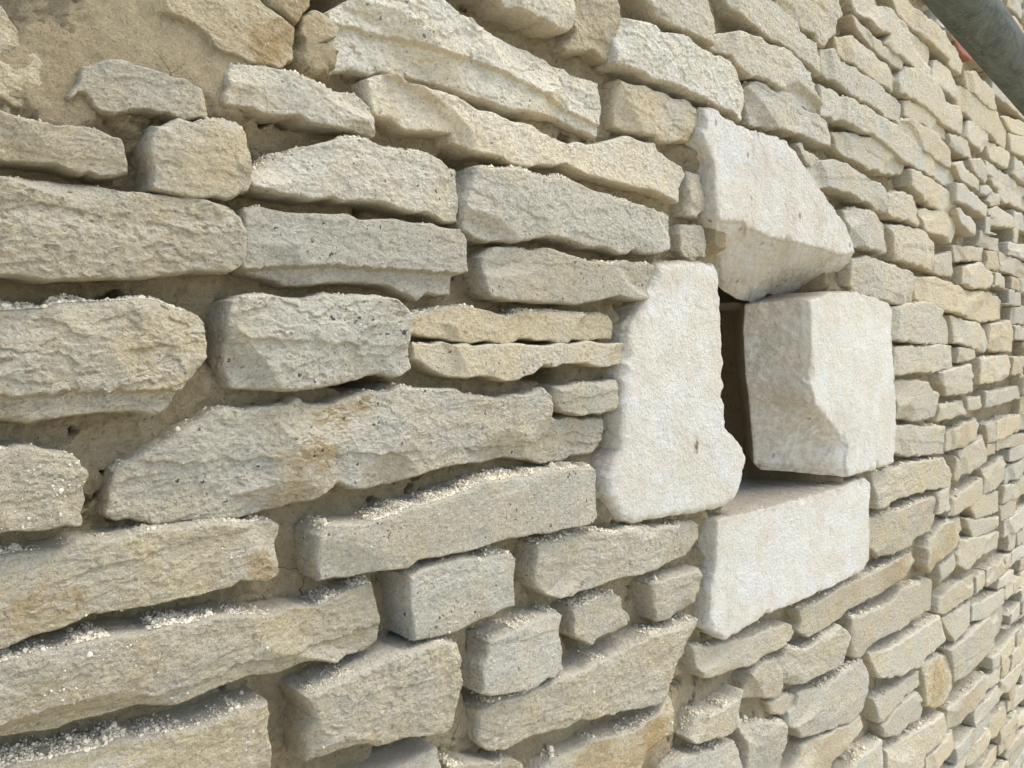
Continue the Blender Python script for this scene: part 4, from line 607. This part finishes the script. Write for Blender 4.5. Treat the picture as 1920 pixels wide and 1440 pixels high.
FLUSH = [(166.7, 1908.4, 43.3, 34), (224.4, 1971.2, 73.0, 26), (283.1, 1973.2, 70.3, 24), (328.0, 1965.0, 45.0, 26), (431.7, 2002.5, 20.7, 30), (410.0, 1994.8, 20.1, 26), (190.3, 1922.5, 28.6, 34), (248.6, 1880.3, 17.9, 10), (1188.1, 2022.2, 57.1, 46), (1199.6, 1895.4, 23.2, 62), (928.9, 1422.7, 62.3, 18), (1086.4, 1387.7, 72.1, 14), (1045.7, 1063.7, 70.8, 16), (1125.2, 1861.3, 48.5, 18), (1431.0, 971.3, 97.5, 20), (1990.9, 1395.1, 93.7, 14), (654.4, 1195.1, 47.8, 10), (355.1, 1657.4, 48.0, 8), (238.3, 1618.8, 40.8, 6)]
HOLES = [(451.8, 2072.1, 24.7, 32.0, 140), (623.3, 1916.3, 21.0, 13.6, 90), (479.1, 1656.5, 33.0, 8.0, 80), (780.6, 1661.1, 34.4, 11.3, 80), (386.3, 1927.1, 16.7, 4.6, 60), (963.9, 1750.1, 20.1, 9.3, 60), (320.9, 1715.9, 6.1, 24.8, 30), (217.9, 1565.0, 6.7, 20.5, 35), (2813.3, 2141.0, 181.1, 47.3, 90), (2936.9, 2089.5, 171.2, 32.7, 80), (923.7, 1852.6, 71.9, 7.6, 40), (658.1, 1271.1, 12.3, 40.5, 40), (526.0, 1218.8, 29.0, 9.9, 50), (853.6, 1277.7, 13.5, 30.6, 40), (1213.3, 1115.1, 23.6, 28.2, 40), (1656.5, 826.2, 50.6, 23.5, 50), (543.0, 1371.2, 11.8, 24.6, 40), (919.6, 1585.5, 72.3, 6.2, 30)]
SLOT = (1243.3, 1681.1, 1384.9, 1882.8)
TUBES = [((0.2458, -0.4766, 2.0689), (3.8395, -0.4235, 1.8628), 0.02415, 'galvanised scaffold tube slanting across the top right corner of the wall'), ((0.2458, -0.4966, 2.1839), (3.8395, -0.4435, 1.9778), 0.02415, 'second galvanised tube barely showing in the extreme top right corner')]

# ------------------------------------------------------------------ the ground in front of the wall (dusty yard, lights the wall from below)
gme = mesh_np("ground", np.array([(-60,-80,0),(80,-80,0),(80,1.0,0),(-60,1.0,0)], float), np.array([[0,1,2,3]]), smooth=False)
gr = link("ground", gme, mat=M_GR); gr['kind'] = 'structure'

# ------------------------------------------------------------------ the wall
wall = bpy.data.objects.new("stone_wall", None); SC.collection.objects.link(wall)
wall['label'] = "rubble wall of pale limestone blocks with raked mortar joints around a narrow white framed slot"
wall['kind'] = 'thing'; wall['category'] = "stone wall"

def part(name, V, F, tn, st, mat, label=None):
    c = np.array([V[:, 0].mean(), 0, V[:, 2].mean()])
    o = link(name, mesh_np(name, V-c, F, tn, st), wall, c, mat)
    if label: o['label'] = label
    return o

def mm(pts): return [tuple(q/1000.0 for q in p) for p in pts]
outl = []       # every outline, for the filler stones, mortar and crumbs
items = []
for i, (pts, k) in enumerate(STONES):
    pl = mm(pts); a = np.array(pl)
    ar = abs(0.5*np.sum(a[:,0]*np.roll(a[:,1],-1)-np.roll(a[:,0],-1)*a[:,1]))/float(zdepth(a[:,0].mean()))**2
    items.append((ar, i, pl, k))
rank = {i: n for n, (ar, i, _, _) in enumerate(sorted(items, key=lambda q: -q[0]))}
rest = []; BLK = []
crumb_src = []
for ar, i, pl, k in items:
    V, F, tn, st, A = stone_geo(pl, 100+i, p=k.get('p', 10), rel=k.get('rel', 1.0),
        steps=[(mm(q), d) for q, d in k.get('steps', ())], chip=[(u/1000., v/1000., r) for u, v, r in k.get('chip', ())],
        stains=[(u/1000., v/1000., r, s) for u, v, r, s in k.get('o', ())],
        tint=(k.get('g', .3), k.get('l', .08), k.get('b', 1.0)), R=k.get('R', 5), smear=k.get('m', 0))
    AY = A; A = A[:, :2]; outl.append(A); crumb_src.append((AY, k.get('p', 10), k.get('cr', .3), V, 0))
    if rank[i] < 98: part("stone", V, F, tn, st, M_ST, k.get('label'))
    else: rest.append((V, F, tn, st))
for i, (name, pts, k) in enumerate(BLOCKS):
    a = np.array(mm(pts)); cr = k.get('crease'); cr = mm(cr) if cr else None
    ed = k.get('edge'); ed = [(u/1000., v/1000., d) for u, v, d in ed] if ed else None
    V, F, tn, st, A = stone_geo(a, 900+i, p=k['p'], back=k['back'], R=k.get('R', 7), dressed=True, crease=cr, edge=ed, under=k.get('under', (0, 0)), rshade=k.get('rs', 0.0),
        stains=[(u/1000., v/1000., r, s) for u, v, r, s in k.get('o', ())])
    AY = A; A = A[:, :2]; outl.append(A); BLK.append(A); crumb_src.append((AY, k['p'], .10, V, 1))
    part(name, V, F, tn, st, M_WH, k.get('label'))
V, F, tn, st, A = stone_geo(mm(BRICK), 950, p=6, rel=.4, R=3)
outl.append(A[:, :2]); part("brick", V, F, tn, st, M_BR, "scrap of red brick showing beside the galvanised tube")

# filler courses beyond the traced stones (far end of the wall and a margin round the picture)
def proj(u, v, y=0.0):
    X = u; Y = y-CAM[1]; Z = v-CAM[2]
    R_ = X*math.sin(BETA)-Y*math.cos(BETA); Fh = X*math.cos(BETA)+Y*math.sin(BETA)
    D = Fh*math.cos(PITCH)-Z*math.sin(PITCH); U = Fh*math.sin(PITCH)+Z*math.cos(PITCH)
    return 960+1450*R_/D, 720-1450*U/D
rr = random.Random(5)
bb = [(a.min(0)-.004, a.max(0)+.004, a) for a in outl]
def occupied(P):
    m = np.zeros(len(P), bool)
    lo, hi = P.min(0), P.max(0)
    for l, h, a in bb:
        if l[0] > hi[0] or h[0] < lo[0] or l[1] > hi[1] or h[1] < lo[1]: continue
        m |= inside(P, a)
        dd, _ = bdist(P, a); m |= dd < .006
    return m
v = 0.03; nf = 0
while v < 3.35:
    hgt = rr.uniform(.042, .072); u = -.95+rr.uniform(0, .1)
    while u < 6.2:
        L = rr.uniform(.15, .45) if rr.random() < .8 else rr.uniform(.06, .12)
        g_ = rr.uniform(.002, .008); u0, u1, v0, v1 = u, u+L-g_, v, v+hgt-rr.uniform(.003, .009)
        u += L
        um, vm = (u0+u1)/2, (v0+v1)/2
        if um*math.cos(BETA)+.712*math.sin(BETA) < .3: continue
        px, py = proj(um, vm)
        if not (-520 < px < 2330 and -420 < py < 1860): continue
        if -40 < px < 1770 and -40 < py < 1480: continue
        # trim the stone to the free run of the course
        xs = np.linspace(u0, u1, 24); oc = np.zeros(24, bool)
        for tt in (.1, .5, .9): oc |= occupied(np.c_[xs, np.full(24, v0+(v1-v0)*tt)])
        if oc.any():
            best = (0, 0); k0 = None
            for q in range(25):
                if q < 24 and not oc[q]:
                    if k0 is None: k0 = q
                else:
                    if k0 is not None and q-k0 > best[1]-best[0]: best = (k0, q)
                    k0 = None
            if best[1]-best[0] < 5: continue
            u0, u1 = xs[best[0]], xs[best[1]-1]
            if u1-u0 < .055: continue
        j = lambda a: rr.uniform(-a, a)
        tilt = j(.006)
        q = [(u0+j(.006), v0+j(.004)-tilt), (um+j(.02), v0+j(.005)), (u1+j(.006), v0+j(.004)+tilt), (u1+j(.008), vm+j(.008)), (u1+j(.008), v1+j(.005)+tilt),
             (um+j(.03), v1+j(.006)), (u0+j(.008), v1+j(.005)-tilt), (u0+j(.006), vm+j(.008))]
        vis = -60 < px < 1990 and -60 < py < 1500
        far_dark = 0
        V, F, tn, st, A = stone_geo(q, 2000+nf, p=rr.uniform(4, 14), resk=(1.0 if vis else 3.0), rel=rr.uniform(.45, .85),
            tint=(rr.choice([.15, .3, .4, .5, .65, .8, .95]), .03, rr.uniform(.96, 1.16)),
            stains=[(um+j(.05), vm+j(.02), 40, .5)] if rr.random() < .12 else ())
        nf += 1
        AY = A; A = A[:, :2]; rest.append((V, F, tn, st)); outl.append(A)
        bb.append((A.min(0)-.004, A.max(0)+.004, A))
        if vis: crumb_src.append((AY, 10, .35, V, 0))
    v += hgt
off = 0; Vs, Fs, Ts, Ss = [], [], [], []
for V, F, tn, st in rest:
    Vs.append(V); Fs.append(F+off); Ts.append(tn); Ss.append(st); off += len(V)
o = part("small_stones", np.vstack(Vs), np.vstack(Fs), np.vstack(Ts), np.concatenate(Ss), M_ST)
o['kind'] = 'stuff'

# mortar bed behind and between the stones, one rough sheet with hollows, smears and open joints
us = [-1.0]
while us[-1] < 6.4: us.append(us[-1]+max(.0028, .0032*float(zdepth(us[-1]))))
us = np.array(us); vs_ = np.arange(0.0, 3.4, .0068); cen = (np.abs(vs_-1.65) < .62)
vs_ = np.unique(np.round(np.concatenate([vs_, np.arange(1.15, 2.25, .0034)]), 5))
U, W = np.meshgrid(us, vs_); P = np.c_[U.ravel(), W.ravel()]
q3 = np.c_[P*1000, np.zeros(len(P))]
lev = 38+7*fbm(q3/90, 2)+7*fbm(q3/28+9, 3, .55)+4.4*fbm(q3/11+4, 3, .7)
lev += 26*sstep((fbm(q3/42+91, 4, .6)-.30)/.10)            # open voids in the joints
lev -= 4.5*np.maximum(0, fbm(q3/16+44, 3, .6, ridge=True)-.1)   # lumps
lev -= 3*sstep((P[:, 0]-1.75)/.5)                          # joints are fuller towards the far end
PW = P+np.c_[fbm(q3/45+21, 3, .6), fbm(q3/45+57, 3, .6)]*.028
def mm_near(u, v, ru, rv):
    return np.exp(-(((PW[:, 0]-u)/ru)**2+((PW[:, 1]-v)/rv)**2)**1.5)
for (u, v, r_, l_) in FLUSH: lev -= l_*.85*mm_near(u/1000., v/1000., r_/1000., r_/1000.)
for (u, v, r_, l_) in FLUSH[:9]: lev -= mm_near(u/1000., v/1000., r_/800., r_/800.)*(7*fbm(q3/20+3, 4, .68)+9*np.maximum(0, fbm(q3/9+61, 3, .6))+7*np.maximum(0, fbm(q3/24+71, 3, .6, ridge=True)))*1.0
for (u, v, a_, b_, d_) in HOLES: lev += d_*mm_near(u/1000., v/1000., a_/1000., b_/1000.)
lev = np.maximum(lev, 3+3*fbm(q3/18+77, 4, .65)+3)
for A in BLK:
    m = (P[:, 0] > A[:, 0].min()-.07) & (P[:, 0] < A[:, 0].max()+.07) & (P[:, 1] > A[:, 1].min()-.07) & (P[:, 1] < A[:, 1].max()+.07)
    ii = np.where(m)[0]; dd, _ = bdist(P[ii], A)
    lev[ii] -= 22*np.exp(-(dd/.022)**2)*np.clip(.55+1.3*fbm(q3[ii]/35+5, 3, .6), 0, 1)
lev = np.maximum(lev, 2)
s0 = np.array(SLOT)/1000.
k_ = sstep((P[:, 0]-s0[0])/.006)*sstep((s0[1]-P[:, 0])/.006)*sstep((P[:, 1]-s0[2])/.006)*sstep((s0[3]-P[:, 1])/.006)
lev = lev*(1-k_)+k_*(560+6*fbm(q3/20, 3))
MV = np.c_[P[:, 0], lev/1000., P[:, 1]]
nu, nv = len(us), len(vs_)
idx = np.arange(nu*nv).reshape(nv, nu)
MF = np.c_[idx[:-1, :-1].ravel(), idx[:-1, 1:].ravel(), idx[1:, 1:].ravel(), idx[1:, :-1].ravel()]
part("mortar", MV, MF, None, None, M_MO)

# loose crumbs of lime mortar lying on the ledges
ico = [(0,0,-1),(.724,-.526,-.447),(-.276,-.851,-.447),(-.894,0,-.447),(-.276,.851,-.447),(.724,.526,-.447),(.276,-.851,.447),(-.724,-.526,.447),(-.724,.526,.447),(.276,.851,.447),(.894,0,.447),(0,0,1)]
icf = np.array([(0,1,2),(1,0,5),(0,2,3),(0,3,4),(0,4,5),(1,5,10),(2,1,6),(3,2,7),(4,3,8),(5,4,9),(1,10,6),(2,6,7),(3,7,8),(4,8,9),(5,9,10),(6,10,11),(7,6,11),(8,7,11),(9,8,11),(10,9,11)])
ico = np.array(ico)
R2 = np.random.RandomState(21)
cp, cr_, cc = [], [], []
for ci, (A, p, dens, V, wh) in enumerate(crumb_src):
    if dens <= 0: continue
    Ayy = A[:, 2]; A = A[:, :2]; B = np.roll(A, -1, 0); T = B-A; L = np.linalg.norm(T, axis=1)
    ar = 0.5*np.sum(A[:,0]*B[:,1]-B[:,0]*A[:,1]); sg = 1 if ar > 0 else -1
    nz = (-T[:, 0]/(L+1e-9))*sg
    w_ = L*np.clip(nz-.55, 0, 1)
    w_ = w_*((A[:, 0] > A[:, 0].min()+.005) & (A[:, 0] < A[:, 0].max()-.005))
    if w_.sum() <= 0: continue
    cu = A[:, 0].mean(); zd = float(zdepth(cu))
    tot = (L*(nz > .6)).sum()
    rad0 = max(.0006, .00056*zd+.0001)
    n = int(dens*tot*.042/(rad0*rad0*4)*(1.0+.5*min(1, dens)))
    n = min(n, 22000)
    k = R2.choice(len(A), n, p=w_/w_.sum())
    t = R2.rand(n); q = A[k]+T[k]*t[:, None]; qy = Ayy[k]
    cl = fbm(np.c_[q*26, np.full(n, ci*3.1)], 3, .6)+.45*fbm(np.c_[q*7, np.full(n, ci*1.7)], 2)-.10-.10*(A[:, 1].mean() > 1.8)
    keep = cl+R2.normal(0, .10, n) > .16-.26*dens
    q = q[keep]; qy = qy[keep]; n = len(q)
    if not n: continue
    r_ = rad0*np.exp(R2.normal(-.30, .55, n)); big = R2.rand(n) < .015; r_[big] *= 2.6
    back = np.abs(R2.normal(0, .016, n))
    back = np.clip(back, 0, .042)
    hump = .0075*dens*sstep(back/.012)*np.clip(cl[keep]+.25, 0, 1)*min(1.6, dens+.3)
    up = r_*.1+hump*R2.rand(n)+.001
    cp.append(np.c_[q[:, 0], qy+.0015+back, q[:, 1]+up]); cr_.append(r_)
    b_ = R2.uniform(.8, 1.08, n); warm = R2.rand(n)
    b_ = np.where(R2.rand(n) < .25, b_*.7, b_); col = np.c_[.86*b_, (.775-.03*warm)*b_, (.60-.06*warm)*b_, np.ones(n)]
    dk_ = R2.rand(n) < .02; col[dk_, :3] *= .25
    cc.append(col)
for ci, (A, p, dens, V, wh) in enumerate(crumb_src):        # grains stuck to the faces of the lower stones
    m = V[:, 1] < -p/1000.+.006
    if wh or dens < .3 or A[:, 1].mean() > 1.62 or m.sum() < 50: continue
    W_ = V[m]; n = int(75*dens*min(1, len(W_)/9000)); k = R2.randint(0, len(W_), n*5); q = W_[k]
    q = q[fbm(np.c_[q[:, 0]*22, q[:, 2]*22, np.full(len(q), ci*2.3)], 3, .65) > .12][:n]
    if not len(q): continue
    r_ = .00075*np.exp(R2.normal(-.2, .5, len(q)))
    cp.append(q-np.array([0, .0004, 0])); cr_.append(r_); b_ = R2.uniform(.85, 1.08, len(q))
    cc.append(np.c_[.72*b_, .67*b_, .55*b_, np.ones(len(q))])
cp = np.vstack(cp); cr_ = np.concatenate(cr_); cc = np.vstack(cc); n = len(cp)
CV = ico[None]*(cr_[:, None, None])*R2.uniform(.62, 1.25, (n, 12, 1))*R2.uniform(.75, 1.2, (n, 1, 3))+cp[:, None, :]
CF = (icf[None]+12*np.arange(n)[:, None, None]).reshape(-1, 3)
cme = mesh_np("mortar_crumbs", CV.reshape(-1, 3), CF, np.repeat(cc, 12, 0), smooth=False)
co = link("mortar_crumbs", cme, mat=M_CR)
co['kind'] = 'stuff'; co['label'] = "pale crumbs of lime mortar scattered along the ledges of the stones"; co['category'] = "mortar crumbs"
import time; print("crumbs", n, "filler", nf, "verts", off)

# ------------------------------------------------------------------ galvanised scaffold tubes running along the wall
def tube(name, a, b, rad, label):
    a, b = Vector(a), Vector(b); L = (b-a).length
    n, prof = 96, []
    ri = rad*.86
    prof = [(0, ri), (0, rad-.001), (.001, rad), (L-.001, rad), (L, rad-.001), (L, ri)]
    seg = 40
    xs = [0]+list(np.linspace(.001, L-.001, seg))+[L]
    V, F = [], []
    for j, x in enumerate(xs):
        rr_ = rad-.001 if j in (0, len(xs)-1) else rad
        for q in range(n):
            an = 2*math.pi*q/n; V.append((x, rr_*math.cos(an), rr_*math.sin(an)))
    for j in reversed(range(len(xs))):
        if j in (0, len(xs)-1):
            for q in range(n):
                an = 2*math.pi*q/n; V.append((xs[j], ri*math.cos(an), ri*math.sin(an)))
    m_ = len(xs)
    rings = list(range(m_))+[m_, m_+1]
    for j in range(len(rings)):
        r0, r1 = rings[j]*n, rings[(j+1) % len(rings)]*n
        for q in range(n): F.append((r0+q, r0+(q+1) % n, r1+(q+1) % n, r1+q))
    V = np.array(V); 
    o = link(name, mesh_np(name, V, np.array(F)), mat=M_GA)
    o.location = a; o.rotation_euler = (b-a).to_track_quat('X', 'Z').to_euler()
    o['label'] = label; o['category'] = "scaffold tube"; o['group'] = "scaffold tubes along the wall"
    return o
for a, b, rad, lab in TUBES: tube("scaffold_tube", a, b, rad, lab)
